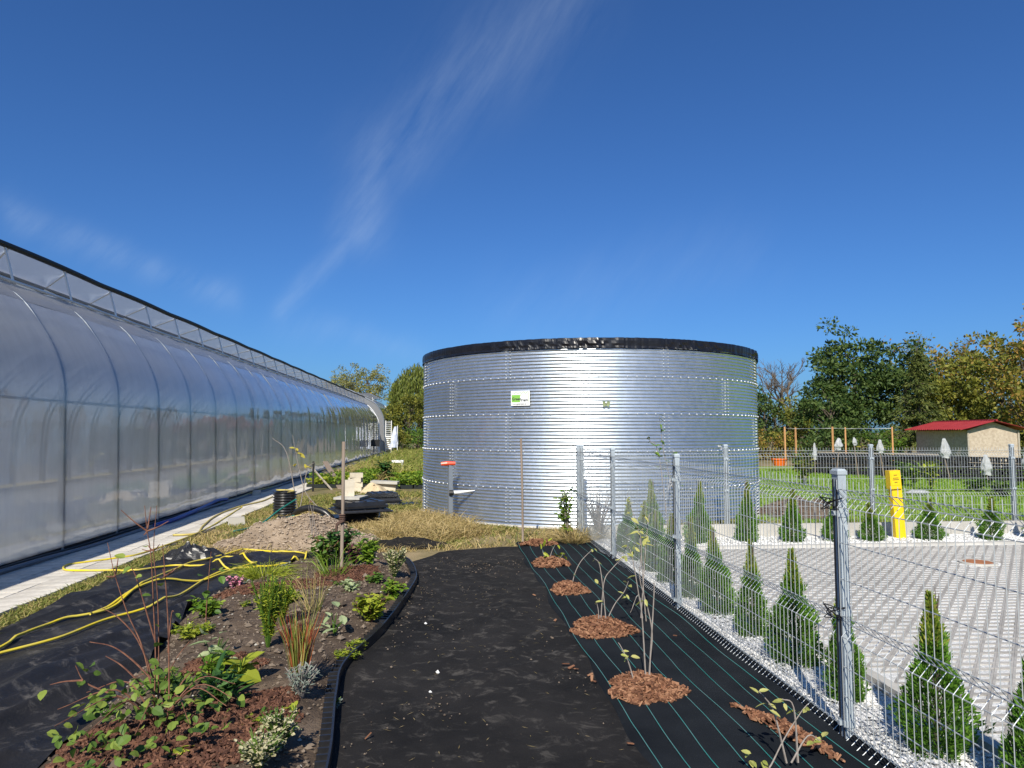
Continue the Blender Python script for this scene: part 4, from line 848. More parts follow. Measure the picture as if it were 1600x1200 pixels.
# --- left: willow and feathery trees
def willow(label, loc, H, R, group):
    t = thing('willow_tree', label, 'tree', (loc[0], loc[1], -.02), group); b = np.array([loc[0], loc[1], 0]); m = MB(); m.tube([b, b + [.1, 0, H * .4], b + [0, .1, H * .75]], [.35, .25, .1], 8); lf = MB()
    for k in range(330):
        a = RNG.uniform(0, 6.28); f = RNG.random() ** .5; top = b + [R * f * math.cos(a), R * f * math.sin(a), H * (.97 - .33 * f ** 2) + RNG.normal(0, .2)]
        if k % 8 == 0: m.tube([b + [0, 0, H * .45], b * .5 + top * .5 + [0, 0, .4], top], [.08, .05, .01], 4, cap=False)
        L = RNG.uniform(.25, .6) * H * (.5 + .5 * f); L = min(L, top[2] - .6); n = int(L * 13); s_ = np.sort(RNG.random(n))
        C = top + np.c_[RNG.normal(0, .12, n) + math.cos(a) * .3 * s_, RNG.normal(0, .12, n) + math.sin(a) * .3 * s_, -s_ * L]
        D = RNG.normal(size=(n, 3)) * [.35, .35, .2] + [0, 0, -1]; lf.rhombs(C, D, RNG.normal(size=(n, 3)), RNG.uniform(.28, .5, n), .09)
    m.build('trunk', 'bark_trunk', t); lf.build('crown', 'tree_willow', t)
LG = 'trees behind the greenhouse'
x, y_ = at_px(655, 68); willow('drooping green weeping willow just left of the tank', (x, y_), 8.6, 3.0, LG)
x, y_ = at_px(638, 60); tree('broadleaf_tree', 'olive green bushy tree below the willow left of the tank', (x, y_), 5, 1.7, 1.5, 2.3, 2.7, 62, .5, 90, .2, 'tree_olive', LG, .1)
x, y_ = at_px(655, 57); tree('bush', 'low green bush at the left foot of the tank view', (x, y_), 2, 1.6, 1.2, .9, .9, 30, .4, 80, .16, 'leaf_mid', LG, .05)
x, y_ = at_px(628, 56); tree('bush', 'small yellow green bush beside the greenhouse end', (x, y_), 2, .8, .8, .8, .8, 16, .35, 80, .15, 'tree_olive', LG, .05)
for i, (px, d_, H_, rx) in enumerate(((575, 78, 9.4, 2.4), (540, 80, 9.3, 2.3), (515, 84, 8.6, 1.7))):
    x, y_ = at_px(px, d_); tree('feathery_tree', ['feathery pale green tree with upright twigs behind the greenhouse end', 'second feathery pale tree, middle of three behind the greenhouse', 'outer smallest feathery pale tree above the greenhouse roof'][i], (x, y_), H_, rx, rx, 2.6, H_ - 2.9, 75, .42, 55, .20, 'tree_pale', LG, .12, 14, .2, .25)
# --- beyond the tank (seen mirrored in the film)
for i, (x, y_, H_) in enumerate(((2, 70, 7), (7.5, 78, 8), (19, 74, 7), (25, 66, 6.5))):
    tree('broadleaf_tree', 'green garden tree far behind the steel tank, ' + ['beside the willow', 'left of the house', 'right of the house', 'toward the bare trees'][i], (x, y_), H_, 2.6, 2.2, 2.6, H_ - 3, 50, .7, 60, .3, 'tree_dark', 'trees behind the tank', .15)
hs_ = thing('house', 'cream house with brown hipped roof standing far behind the tank', 'house', (13.2, 76, 0)); hx, hy = 13.2, 76
m = MB(); m.box((hx, hy, 1.3), (8, 7, 2.6)); m.build('wall', 'plaster', hs_)
for i in range(6): tree('hedge_shrub', 'green garden hedge shrub before the far house, ' + ['first', 'second', 'third', 'fourth', 'fifth', 'sixth'][i] + ' from the willow', (3.5 + i * 3.4, 62 + (i % 2)), 2, 2.2, 1.2, 1.5, 1.5, 30, .6, 50, .3, 'tree_dark', 'hedge before the far house', .05, 4)
m = MB(); m.add([(hx - 4.5, hy - 4, 2.6), (hx + 4.5, hy - 4, 2.6), (hx + 4.5, hy + 4, 2.6), (hx - 4.5, hy + 4, 2.6), (hx - 1.3, hy, 4.6), (hx + 1.3, hy, 4.6)], [[0, 3, 2, 1]]); m.F.append(np.array([[0, 1, 5, 4], [2, 3, 4, 5]])); m.F.append(np.array([[1, 2, 5], [3, 0, 4]])); rfm = m.build('roof', 'roof_brown', hs_)
m = MB(); m.box((hx + 1.5, hy + .5, 4.6), (.5, .5, 1.2)); m.build('chimney', 'brick', rfm)
for k in (-2.4, 2.4):
    m = MB(); m.box((hx + k, hy - 3.52, 1.6), (1.2, .06, 1.2)); wdo = m.build('window', 'white_paint', hs_); m = MB(); m.box((hx + k, hy - 3.56, 1.6), (1.0, .04, 1.0)); m.build('pane', 'glass', wdo)
m = MB(); m.box((hx, hy - 3.52, 1.05), (1.0, .06, 2.1)); m.build('door', 'wood_plank', hs_)

# ================================================================== GARDEN RIGHT OF THE TANK
# shed
d0 = at_px(1505, 40); sx, sy = d0; A = rotz(rad(-10)); shd = thing('garden_shed', 'chipboard garden shed with red metal roof standing before the trees', 'shed', (sx, sy, 0))
sl = np.array([sx, sy, 0.])
def sh_(m): m.V = [v @ A.T + sl for v in m.V]; return m
W_, D_, Hs = 2.1, 4.7, 1.75
m = MB(); m.add([(-W_ / 2, -D_ / 2, 0), (W_ / 2, -D_ / 2, 0), (W_ / 2, -D_ / 2, Hs), (0, -D_ / 2, Hs + .38), (-W_ / 2, -D_ / 2, Hs)], [[0, 1, 2, 3, 4]]); sh_(m).build('gable_wall', 'osb', shd)
m = MB(); m.add([(-W_ / 2, D_ / 2, 0), (W_ / 2, D_ / 2, 0), (W_ / 2, D_ / 2, Hs), (0, D_ / 2, Hs + .38), (-W_ / 2, D_ / 2, Hs)], [[4, 3, 2, 1, 0]]); sh_(m).build('gable_wall', 'osb', shd)
for k in range(4):
    for s_ in (-1, 1):
        m = MB(); m.box((s_ * (W_ / 2 - .01), -D_ / 2 + .02 + D_ / 4 * (k + .5), Hs / 2), (.02, D_ / 4 - .01, Hs)); sh_(m).build('wall_board', 'osb', shd)
for s_ in (-1, 1):
    m = MB(); nxx = 40; y = np.linspace(-D_ / 2 - .35, D_ / 2 + .35, 120); x = np.linspace(0, 1, 4); X = np.zeros((120, 4, 3)); X[..., 0] = s_ * x * (W_ / 2 + .45); X[..., 1] = y[:, None]; X[..., 2] = Hs + .44 - .40 * x + .018 * np.sign(np.sin(y * 2 * math.pi / .2))[:, None]
    m.grid(X); sh_(m).build('roof_sheet', 'roof_red', shd)
m = MB(); m.tube([(0, -D_ / 2 - .36, Hs + .45), (0, D_ / 2 + .36, Hs + .45)], .05, 6); sh_(m).build('ridge_cap', 'roof_red', shd)
for s_ in (-1, 1):
    m = MB(); m.box((s_ * (W_ / 2 + .02), -D_ / 2 - .02, Hs / 2), (.07, .07, Hs)); sh_(m).build('corner_post', 'wood_plank', shd)
# stacks of black crates, row across the back of the lawn
cr = MB()
def crate_mb(m, c, w, d, h, a):
    B = []
    for dx, dy, sx_, sy_ in ((0, -d / 2, w, .03), (0, d / 2, w, .03), (-w / 2, 0, .03, d), (w / 2, 0, .03, d)):
        m.box((dx, dy, h * .15), (sx_, sy_, h * .22)); m.box((dx, dy, h * .80), (sx_, sy_, h * .26))
        for q in (-.38, -.13, .13, .38): m.box((dx + (q * w if sx_ > .1 else 0), dy + (q * d if sy_ > .1 else 0), h * .45), (.05 if sx_ > .1 else .03, .05 if sy_ > .1 else .03, h * .9))
    m.box((0, 0, .02), (w - .03, d - .03, .02))
m = MB(); crate_mb(m, 0, .56, .38, .20, 0); crate_me = m.mesh('plastic_crate', 'crate')
P0, P1 = at_px(1272, 31), at_px(1625, 28.5); nst = 26
for i in range(nst):
    f = i / (nst - 1); p = P0 * (1 - f) + P1 * f; nl = 4 if i % 7 else 3
    for k in range(nl):
        o = bpy.data.objects.new('plastic_crate', crate_me); COL.objects.link(o); o.location = (p[0], p[1], .21 * k); o.rotation_euler[2] = math.atan2(P1[1] - P0[1], P1[0] - P0[0]) + .08 * math.sin(i * 5 + k * 3)
        tag(o, 'black plastic crate in the long row behind the lawn, ' + ('topmost' if k == nl - 1 else ['lowest', 'second from below', 'third from below'][k]) + ' of its stack', 'crate', 'stacked black crates, ' + ('topmost' if k == nl - 1 else ['lowest', 'second', 'third'][k]))
dv = unit(P1 - P0)
for i, (f0, f1) in enumerate(((0.02, .34), (.36, .60))):
    a_, b_ = P0 + (P1 - P0) * f0, P0 + (P1 - P0) * f1; c = (a_ + b_) / 2; L = np.linalg.norm(b_ - a_)
    o = MB().box((0, 0, 0), (L, .12, .04), rotz(math.atan2(dv[1], dv[0]))).build('timber_plank', 'wood_plank', loc=(c[0], c[1], .865)); tag(o, 'long weathered plank lying on top of the crate stacks, ' + ('end near the tank' if i == 0 else 'part before the shed'), 'plank')
# orange stakes with wire, behind
wp = []
for i, (px, d_) in enumerate(((1226, 38), (1243, 43), (1301, 39), (1321, 43), (1394, 42))):
    x, y_ = at_px(px, d_); h = 1.95; wp.append((x, y_, h - .08))
    o = MB().box((0, 0, h / 2), (.075, .075, h), rotz(.3 * i), .9).build('wooden_stake', 'wood_orange', loc=(x, y_, 0)); tag(o, 'orange brown wooden stake of the wire trellis, ' + ['first from the tank', 'second from the tank', 'third from the tank', 'fourth from the tank', 'last before the shed'][i], 'stake', 'trellis stakes')
pipe('trellis_wire', 'thin wire strung along the wooden stakes behind the crates', 'wire', 'galv_wire', wp, .012, 4, 2)
# bags over young plants
def bag(px, d_, ztop, zbot, w, lab, lean=0):
    w = w * .72
    x, y_ = at_px(px, d_); t = thing('bagged_sapling', lab, 'sapling', (x, y_, 0), 'saplings under white bags')
    m = MB(); m.tube([(x + lean, y_, 0), (x, y_, zbot), (x, y_, ztop - .05)], .02, 5); m.build('stake', 'wood_stake', t)
    k, r_ = 20, 14; a = np.arange(k) * 2 * math.pi / k; X = np.zeros((r_, k + 1, 3))
    for j in range(r_):
        f = j / (r_ - 1); pr = w * (.22 + .75 * min(1, f * 1.4) ** .8) * (1 if f < .82 else .72)
        rr_ = pr * (1 + .5 * (vnoise(a * 2.2, a * 0 + j * .45, 1, px % 97) - .5) + .22 * np.sin(a * 5 + px + j * .25) * (1 - .5 * f)) * .5
        X[j, :k, 0] = x + rr_ * np.cos(a) + .25 * lean * f; X[j, :k, 1] = y_ + rr_ * np.sin(a) * .8; X[j, :k, 2] = ztop - (ztop - zbot) * f + .05 * (vnoise(a * 2, a * 0 + j, 1, px + 1) - .5); X[j, k] = X[j, 0]
    m = MB(); m.grid(X); m.build('bag', 'white_plastic', t, True)
bag(1272, 29.5, 1.25, .60, .26, 'narrow white plastic bag over a sapling at the tank end of the crates')
bag(1310, 29.0, 1.44, 1.02, .44, 'wide crumpled white bag on a leaning stick near the orange stakes', -.15)
bag(1334, 28.5, 1.48, 1.18, .24, 'small white bag on a thin tall stick before the crates', .12)
bag(1374, 28.0, 1.40, .92, .34, 'white bag over a stick just right of the rear fence post', .12)
bag(1474, 27.5, 1.46, .80, .46, 'large white bag with torn lower end before the shed wall', .2)
bag(1538, 26.0, .98, .36, .44, 'big white cone shaped bag hanging low right of the shed', .1)
bag(1602, 26.5, 1.1, .55, .40, 'white bag at the outermost end of the crate row')
# low garden plants before the crates, orange bucket
def leafy(name, label, loc, n, r, h, ls, mat, cat='plant', stemmat='leaf_mid', group=None, stems=7, aspect=.6, up=.5, zb=0.0, fold=.25):
    t = thing(name, label, cat, (loc[0], loc[1], zb), group); b = np.array([loc[0], loc[1], zb]); m = MB(); lf = MB()
    for k in range(stems):
        a = RNG.uniform(0, 6.28); q = r * RNG.random() ** .5 * .85; hh = h * RNG.uniform(.6, 1.0); e = np.array([q * math.cos(a), q * math.sin(a), 0])
        P = catmull([b, b + e * .45 + [0, 0, hh * .6], b + e + [0, 0, hh]], 4); m.tube(P, np.linspace(.006, .002, len(P)) * (1 + h), 4, cap=False)
        nn = max(2, n // stems); s_ = RNG.uniform(.25, 1, nn); i_ = (s_ * (len(P) - 1)).astype(int); C = P[i_] + RNG.normal(size=(nn, 3)) * ls * .25
        az_ = RNG.uniform(0, 6.28, nn); D = np.c_[np.cos(az_), np.sin(az_), RNG.normal(up * .3, .35, nn)]; Nn = np.c_[-np.cos(az_) * .4, -np.sin(az_) * .4, np.ones(nn)] + RNG.normal(size=(nn, 3)) * .3
        L = ls * RNG.uniform(.6, 1.15, nn); lf.leaves(C, D, Nn, L, L * aspect, fold)
    m.build('stem', stemmat, t); lf.build('leaves', mat, t); return t
for i, (px, d_, r_, h_, mt) in enumerate(((1245, 33, .5, .8, 'leaf_mid'), (1254, 24, .4, .9, 'tree_olive'), (1405, 23, .25, .9, 'leaf_mid'), (1425, 24.5, .3, .85, 'leaf_bright'), (1452, 23, .3, .9, 'leaf_lime'), (1560, 22, .6, .5, 'tree_dark'), (1520, 23.5, .5, .4, 'leaf_mid'), (1398, 43, .9, 1.6, 'leaf_bright'), (1360, 44, .9, 1.3, 'tree_olive'))):
    x, y_ = at_px(px, d_); leafy('garden_plant', 'leafy garden plant beyond the rear fence, ' + ['near the orange bucket', 'dark young tree on the lawn', 'tall thin one behind the marker', 'round leaved one behind the marker', 'yellowing one right of the marker', 'low dark one at the right', 'low spreading one under the cone bag', 'bright shrub left of the shed', 'olive shrub behind the crates'][i], (x, y_), 160, r_, h_, .16 if d_ < 35 else .25, mt, group='garden plants', stems=10)
x, y_ = at_px(1216, 32); o = MB().lathe([(0, 0), (.22, 0), (.32, .28), (.34, .28), (.33, .25), (0, .05)], (0, 0, 0), 16).build('bucket', 'orange_plastic', loc=(x, y_, .55)); 
o.location[2] = 0.25; tag(o, 'orange plastic tub standing in the garden right of the tank', 'tub')
x, y_ = at_px(1430, 21.5); o = MB().lathe([(0, 0), (.18, .03), (.24, .09), (.14, .16), (0, .18)], (0, 0, 0), 9).build('crumpled_bag', 'white_plastic', loc=(x, y_, 0)); o.scale = (1.5, .7, .8); tag(o, 'crumpled white plastic bag lying on the lawn', 'bag')
# spoil heap right of the tank
def mound(name, label, cat, c, rx, ry, h, mat, clodmat, n, rot=0, rough=.25, cl=(.01, .05)):
    t = thing(name, label, cat, (c[0], c[1], 0)); u = np.linspace(0, 1, 26); a = np.linspace(0, 2 * math.pi, 64)
    X = np.zeros((26, 64, 3)); rr_ = u[:, None] * (1 + .18 * np.sin(a * 3 + c[0])[None] + .1 * np.sin(a * 5 + 2)[None]); ca, sa = math.cos(rot), math.sin(rot)
    lx = rx * rr_ * np.cos(a); ly = ry * rr_ * np.sin(a); X[..., 0] = c[0] + lx * ca - ly * sa; X[..., 1] = c[1] + lx * sa + ly * ca
    zf = lambda x, y, w: h * (np.clip(1 - w ** 2, 0, 1)) ** 1.1 * (1 + rough * (vnoise(x, y, 4, 71) - .5) * 2 + rough * .5 * (vnoise(x, y, 11, 72) - .5))
    X[..., 2] = zf(X[..., 0], X[..., 1], u[:, None] * np.ones(64)) - .005; X[:, -1] = X[:, 0]
    m = MB(); m.grid(X); m.build('heap', mat, t, True)
    if n:
        w = RNG.random(n) ** .5; aa = RNG.uniform(0, 6.28, n); wb = 1 + .18 * np.sin(aa * 3 + c[0]) + .1 * np.sin(aa * 5 + 2); lx = rx * w * wb * np.cos(aa); ly = ry * w * wb * np.sin(aa); xx = c[0] + lx * ca - ly * sa; y2 = c[1] + lx * sa + ly * ca
        R_ = cl[0] + (cl[1] - cl[0]) * RNG.random(n) ** 4; m = MB(); m.rocks(np.c_[xx, y2, zf(xx, y2, w) + R_ * .2], R_); m.build('clods', clodmat, t, kind='stuff')
    return t
mound('soil_heap', 'dark soil heap at the right foot of the tank', 'soil heap', (7.0, 13.4), .9, .6, .35, 'soil', 'clod', 600)
mound('soil_heap', 'crumbly grey brown soil heap beside the black corrugated drum', 'soil heap', (-2.1, 10.8), 1.2, .75, .33, 'mound_soil', 'mound_clod', 5200, .1, .45, (.005, .034))
mound('sand_heap', 'small pale sand heap next to the stacked bricks', 'sand heap', (-1.9, 19.0), .42, .35, .30, 'sand', 'mound_clod', 40)

# ================================================================== CLUTTER BETWEEN GREENHOUSE AND TANK
def PY(px, py, Y):
    d = view_dir(px, py); t = Y / d[1]; return np.array([t * d[0], Y, CAM_H + t * d[2]])
# drum of black corrugated pipe
dc = np.array([-3.22, 14.35]); t = thing('corrugated_drum', 'black corrugated plastic drum standing upright by the concrete path', 'drum', (*dc, 0))
pr = [(0, .47)] + [(.185, .47)] + [(.225 + .022 * math.cos(k * math.pi), .46 - k * .0255) for k in range(18)] + [(.22, 0)]
pr = [(0, .40), (.17, .40), (.18, .475)] + [(.213 + .017 * math.cos(2 * math.pi * k / 4), .475 - .47 * k / 36) for k in range(37)]
m = MB(); m.lathe(pr, (*dc, 0), 32); m.build('body', 'black_plastic', t, True)
P = [(dc[0] + (.16 + .02 * math.sin(a * 3)) * math.cos(a), dc[1] + .16 * math.sin(a), .485 + .008 * a) for a in np.linspace(-1, 5.0, 26)]
pipe('hose', 'yellow hose end looped on top of the black drum', 'hose', 'hose_old', P, .016, 6, 3)
# drainage pipe pieces and ropes
pipe('drain_pipe', 'black drainage pipe arching between the drum and the lids', 'pipe', 'black_plastic', [(-2.95, 13.9, .06), (-2.75, 13.6, .20), (-2.55, 13.5, .24), (-2.3, 13.4, .18), (-2.15, 13.35, .07)], .06, 10)
pipe('drain_pipe', 'black drainage pipe lying low behind the soil heap', 'pipe', 'black_plastic', [(-3.1, 13.3, .06), (-2.8, 13.2, .08), (-2.4, 13.15, .09), (-2.1, 13.3, .06)], .055, 10)
pipe('hose', 'dark green hose slanting down from the drum to the grass', 'hose', 'hose_green', [(-2.92, 13.95, .36), (-3.1, 13.4, .22), (-3.25, 12.8, .06), (-3.38, 12.3, .03), (-3.5, 12.0, .03)], .017)
pipe('hose', 'second green hose lying at the left of the soil heap', 'hose', 'hose_green', [(-2.75, 13.0, .16), (-3.0, 12.6, .10), (-3.2, 12.2, .05), (-3.3, 11.9, .03)], .014)
pipe('hose', 'tan hose curving over the back of the soil heap', 'hose', 'hose_old', [(-3.2, 12.0, .04), (-2.9, 12.0, .12), (-2.5, 12.0, .26), (-2.2, 11.8, .30), (-2.0, 11.5, .3)], .02)
# black lids
def lid_stack(label, c, w, a, hs, riser):
    t = thing('plastic_lid_stack', label, 'lids', (*c, 0)); z = 0
    if riser:
        m = MB(); m.lathe([(.34 + .018 * (k % 2), .012 * k + .0) for k in range(18)], (*c, 0), 28); m.build('riser', 'black_plastic', t); z = .2
    for k, (ww_, hh) in enumerate(hs):
        m = MB(); R_ = rotz(a + .12 * k)
        m.box((*c, z + hh / 2), (ww_, ww_, hh), R_, .95); m.box((*c, z + hh * .3), (ww_ + .05, ww_ + .05, hh * .3), R_)
        for q in (-.3, 0, .3): m.box(tuple(np.array([*c, z + hh + .008]) + R_ @ np.array([q * ww_, 0, 0])), (.03, ww_ * .8, .016), R_)
        m.build('lid', 'black_plastic', t); z += hh + .01
    return z
zt = lid_stack('big black square plastic lids stacked on a ribbed riser beside the soil heap', (-1.62, 13.35), .9, .35, [(.95, .05), (.74, .13)], True)
o = MB().box((0, 0, .015), (1.2, .7, .03), rotz(.1)).build('black_sheet', 'black_plastic', loc=(-1.9, 13.85, .03)); tag(o, 'flat black plastic sheet lying behind the big lids', 'plastic sheet'); o.rotation_euler = (.0, -.02, 0)
o = MB().box((0, 0, .02), (.50, .55, .04), rotz(-.2)).build('concrete_slab', 'concrete', loc=(-1.82, 13.6, zt + .004)); tag(o, 'thin grey concrete slab on top of the big black lids', 'slab')
o = MB().box((0, 0, .15), (.20, .16, .30), rotz(.2)).build('stone_block', 'brick', loc=(-1.88, 13.68, zt + .045)); tag(o, 'pale stone block standing upright on the concrete slab', 'block')
lid_stack('smaller pile of flat black plastic lids behind the big one', (-1.48, 16.2), .7, .1, [(.78, .09), (.74, .09), (.6, .10)], False)
o = MB().box((0, 0, .03), (.55, .5, .06), rotz(.3)).build('plastic_board', 'black_plastic', loc=(-.95, 16.1, 0)); tag(o, 'single low black board lying beside the smaller lid pile', 'board')
# bricks
bm = MB().box((0, 0, .065), (.36, .22, .128)).mesh('paving_brick', 'brick')
for k in range(4):
    o = bpy.data.objects.new('paving_brick', bm); COL.objects.link(o); o.location = (-2.56 + .02 * (k % 2) - .02, 20.1, .13 * k if k < 3 else .39); o.rotation_euler[2] = .15 * math.sin(k * 2.5)
    tag(o, 'beige concrete brick in the small stack by the sand, ' + ['lowest', 'second from below', 'third from below', 'topmost'][k], 'brick', 'stacked bricks')
o = MB().box((0, 0, .04), (.75, .4, .07), rotz(-.1)).build('concrete_slab', 'concrete', loc=(-1.75, 20.0, .22)); o.rotation_euler = (0, .04, 0); tag(o, 'flat grey slab resting on rubble behind the sand heap', 'slab')
o = MB().box((0, 0, .11), (.6, .3, .22)).build('rubble_stone', 'brick', loc=(-1.75, 20.05, 0)); tag(o, 'rubble block under the flat grey slab', 'rubble')
q = RNG.uniform([-2.9, 18.6], [-1.2, 19.8], (26, 2)); 
for i, (x, y_) in enumerate(q[:10]):
    m = MB(); m.rocks([(0, 0, .03)], [RNG.uniform(.05, .09)]); o = m.build('rubble_stone', 'stone', loc=(x, y_, 0)); tag(o, 'loose pale rubble stone lying round the sand heap', 'stone', 'rubble stones')
o = MB().box((0, 0, .08), (.30, .2, .17), rotz(.3), .85).build('rubble_stone', 'stone', loc=(-3.72, 12.9, -.01)); tag(o, 'grey broken stone beside the concrete path on the grass', 'stone')
# seedling trays with plants
tr_m = MB()
for dx, dy, w, d_ in ((0, -.2, .6, .02), (0, .2, .6, .02), (-.29, 0, .02, .4), (.29, 0, .02, .4)): tr_m.box((dx, dy, .06), (w, d_, .12))
tr_m.box((0, 0, .05), (.57, .38, .06)); tray_me = tr_m.mesh('tray', 'tray_dark')
def seed_mesh(seed, mat, n=170, h=.3):
    rg = np.random.default_rng(seed); C = np.c_[rg.uniform(-.32, .32, n), rg.uniform(-.22, .22, n), rg.uniform(.1, h, n)]; az_ = rg.uniform(0, 6.28, n)
    D = np.c_[np.cos(az_), np.sin(az_), rg.normal(.3, .5, n)]; m = MB(); m.leaves(C, D, rg.normal(size=(n, 3)) * .4 + [0, 0, 1], rg.uniform(.07, .15, n), rg.uniform(.035, .07, n)); return m.mesh('leaves', mat)
sm = [seed_mesh(i, ('leaf_bright', 'leaf_bright', 'leaf_lime')[i], 200, (.32, .40, .28)[i]) for i in range(3)]
k = 0
for r_ in range(8):
    for c_ in range(8):
        x = -3.88 + c_ * .64 + .05 * math.sin(r_ * 3); y_ = 21.0 + r_ * .55
        if c_ in (3,) or (r_ == 0 and c_ < 4) or x > -.55 or (c_ < 2 and r_ > 4): continue
        t = thing('seedling_tray', 'dark tray of green seedlings in the nursery block ' + ('on the path side of the bricks' if c_ < 3 else 'between the bricks and the tank'), 'seedling tray', (x, y_, 0), 'seedling trays by the ' + ('path' if c_ < 3 else 'tank'))
        link_part('tray', tray_me, t); link_part('leaves', sm[k % 3], t, (0, 0, 0), math.pi * (k % 2)); k += 1
leafy('shrub', 'round dark green shrub behind the stacked bricks', (-2.2, 24.6), 260, .35, .75, .15, 'leaf_dark', 'shrub', stems=14)
# leaning planks and post
p0, p1 = G(519, 766), PY(488, 731, 22.5)
o = MB(); o.tube([p0, p1], .03, 5); o = o.build('leaning_pole', 'wood_plank'); tag(o, 'thin grey pole leaning on the black post by the path', 'pole')
a_, b_ = np.array(G(532, 764)), PY(508, 722, 24.0); dv3 = b_ - a_
m = MB(); side = np.array([.08, 0, 0]); m.add([a_ - side, a_ + side, b_ + side, b_ - side, a_ - side + [0, .03, .03], a_ + side + [0, .03, .03], b_ + side + [0, .03, .03], b_ - side + [0, .03, .03]], [[0, 1, 2, 3], [7, 6, 5, 4], [0, 4, 5, 1], [1, 5, 6, 2], [2, 6, 7, 3], [3, 7, 4, 0]]); o = m.build('leaning_board', 'wood_stake'); tag(o, 'weathered board leaning beside the thin pole near the seedlings', 'board')
p0 = G(489, 768); o = MB().box((0, 0, .42), (.05, .05, .84)).build('fence_stub', 'black_rubber', loc=(p0[0], p0[1], 0)); tag(o, 'short black post at the corner of the seedling block', 'post')
# white crate far, white rack, cloth
x, y_ = at_px(622, 31); o = MB(); o.box((0, 0, .25), (.5, .35, .06)); o.box((-.2, 0, .12), (.06, .3, .24)); o.box((.2, 0, .12), (.06, .3, .24)); o = o.build('white_bench', 'white_paint', loc=(x, y_, .1)); o.location[2] = 0; o.scale = (1, 1, 1.6); tag(o, 'small white plastic bench among the weeds left of the tank', 'bench')
x, y_ = at_px(607, 56); rk = thing('white_rack', 'tall white slatted rack at the far end of the greenhouse', 'rack', (x, y_, 0))
for dx in (-.22, .22):
    m = MB(); m.box((x + dx, y_, 1.3), (.05, .05, 2.6)); m.build('upright', 'white_paint', rk)
for k in range(14):
    m = MB(); m.box((x, y_, .4 + k * .16), (.5, .06, .09 if k < 7 else .03)); m.build('slat', 'white_paint', rk)
x, y_ = at_px(617, 55); cb = thing('covered_pole', 'pale blue white cloth hanging on a pole near the greenhouse end', 'cloth', (x, y_, 0))
m = MB(); m.tube([(x + .2, y_, 0), (x + .2, y_, 2.2)], .03, 5); m.build('pole', 'steel_white', cb)
m = MB(); a = np.linspace(0, 2 * math.pi, 13); X = np.zeros((7, 13, 3))
for j in range(7): X[j, :, 0] = x - .12 + .03 * j + (.10 + .035 * (6 - j) * (j < 6)) * np.cos(a) * (1 + .3 * np.sin(a * 3 + j)); X[j, :, 1] = y_ + .2 * np.sin(a); X[j, :, 2] = .5 + j * .27
m.grid(X.transpose(1, 0, 2)); m.build('cloth', 'blue_cloth', cb)
x, y_ = -4.95, 47.5; hb = thing('control_box', 'black control box with tall bar on the greenhouse side wall', 'control box', (x, y_, .0))
m = MB(); m.box((x, y_, 1.6), (.06, .06, 2.2)); m.box((x, y_, 2.7), (.35, .06, .06)); m.build('bar', 'black_rubber', hb)
m = MB(); m.box((x + .12, y_, .95), (.55, .3, .45)); m.build('box', 'black_rubber', hb); m = MB(); m.box((x, y_, .25), (.05, .05, .5)); m.build('foot', 'black_rubber', hb)
# valve post with red T handle
vx, vy = .05, 12.98; vp = thing('valve_post', 'grey standpipe with red T handle standing before the tank', 'valve', (vx, vy, 0))
m = MB(); m.box((vx, vy, .52), (.075, .075, 1.08), rotz(.3)); m.build('post', 'steel_grey', vp)
m = MB(); m.tube([(vx - .17, vy - .02, 1.075), (vx - .06, vy - .02, 1.085), (vx + .09, vy - .02, 1.085)], [.034, .042, .034], 8); m.build('handle', 'red_plastic', vp)
m = MB(); m.tube([(vx + .04, vy, .55), (vx + .18, vy - .02, .56), (vx + .45, vy - .05, .59)], [.036, .028, .008], 8); m.build('tap_arm', 'white_paint', vp)
m = MB(); m.tube([(vx - .02, vy - .05, .55), (vx + .06, vy - .05, .55)], .05, 8); m.build('clamp', 'black_rubber', vp)
# stakes
for (px, py, Y, tp, lab, r_, nm) in ((533, 905, None, 690, 'tall grey wooden stake rising from the back of the planting bed', .02, 'wooden_stake'), (817, 850, None, 685, 'thin straight wooden stake standing right before the steel tank', .017, 'wooden_stake')):
    b = np.array(G(px, py)); tpp = PY(px + (4 if px < 600 else -3), tp, b[1]); m = MB(); m.tube([b - [0, 0, .05], b * .5 + tpp * .5 + [.006, 0, 0], tpp], r_, 7); o = m.build(nm, 'wood_stake', smooth=True); tag(o, lab, 'stake')
b = np.array(G(533, 905)); m = MB()
for k in range(5): m.tube([(b[0] + .03 * math.cos(q), b[1] + .03 * math.sin(q), .64 + .02 * k) for q in np.linspace(0, 6.28, 12)], .008, 4)
P = [(b[0] + .02, b[1] - .03, .66), (b[0] - .05, b[1] - .04, .62), (b[0] - .06, b[1] - .03, .54)]; m.tube(P, .018, 5); o = m.build('tie_band', 'brown_cloth'); tag(o, 'brown cloth band knotted round the tall grey stake', 'band')

# ================================================================== HOSES ON THE BLACK FABRIC
def hose_px(label, L, mat='yellow_hose', r=.0115, z=.05, hump=None):
    P = []
    for i, q in enumerate(L):
        zz_ = .04
        for _ in range(6): x_, y2_, _z = G(q[0], q[1], zz_); zz_ = (float(fab_z(x_, y2_)) if x_ > -3.65 and y2_ < 9.9 else .04) + r
        P.append((x_, y2_, zz_))
    C = catmull(P, 10); on = (C[:, 0] > -3.65) & (C[:, 1] < 9.9); C[:, 2] = np.where(on, np.maximum(C[:, 2], fab_z(C[:, 0], C[:, 1]) + r + .012), C[:, 2]); m = MB(); m.tube(C, r, 8); o = m.build('hose', mat, smooth=True); return tag(o, label, 'hose')
hose_px('yellow hose running straight across the fabric toward the soil heap', [(-60, 1040), (0, 1014), (48, 987), (99, 969), (168, 936), (222, 912), (288, 884), (330, 873), (381, 857)], z=.055)
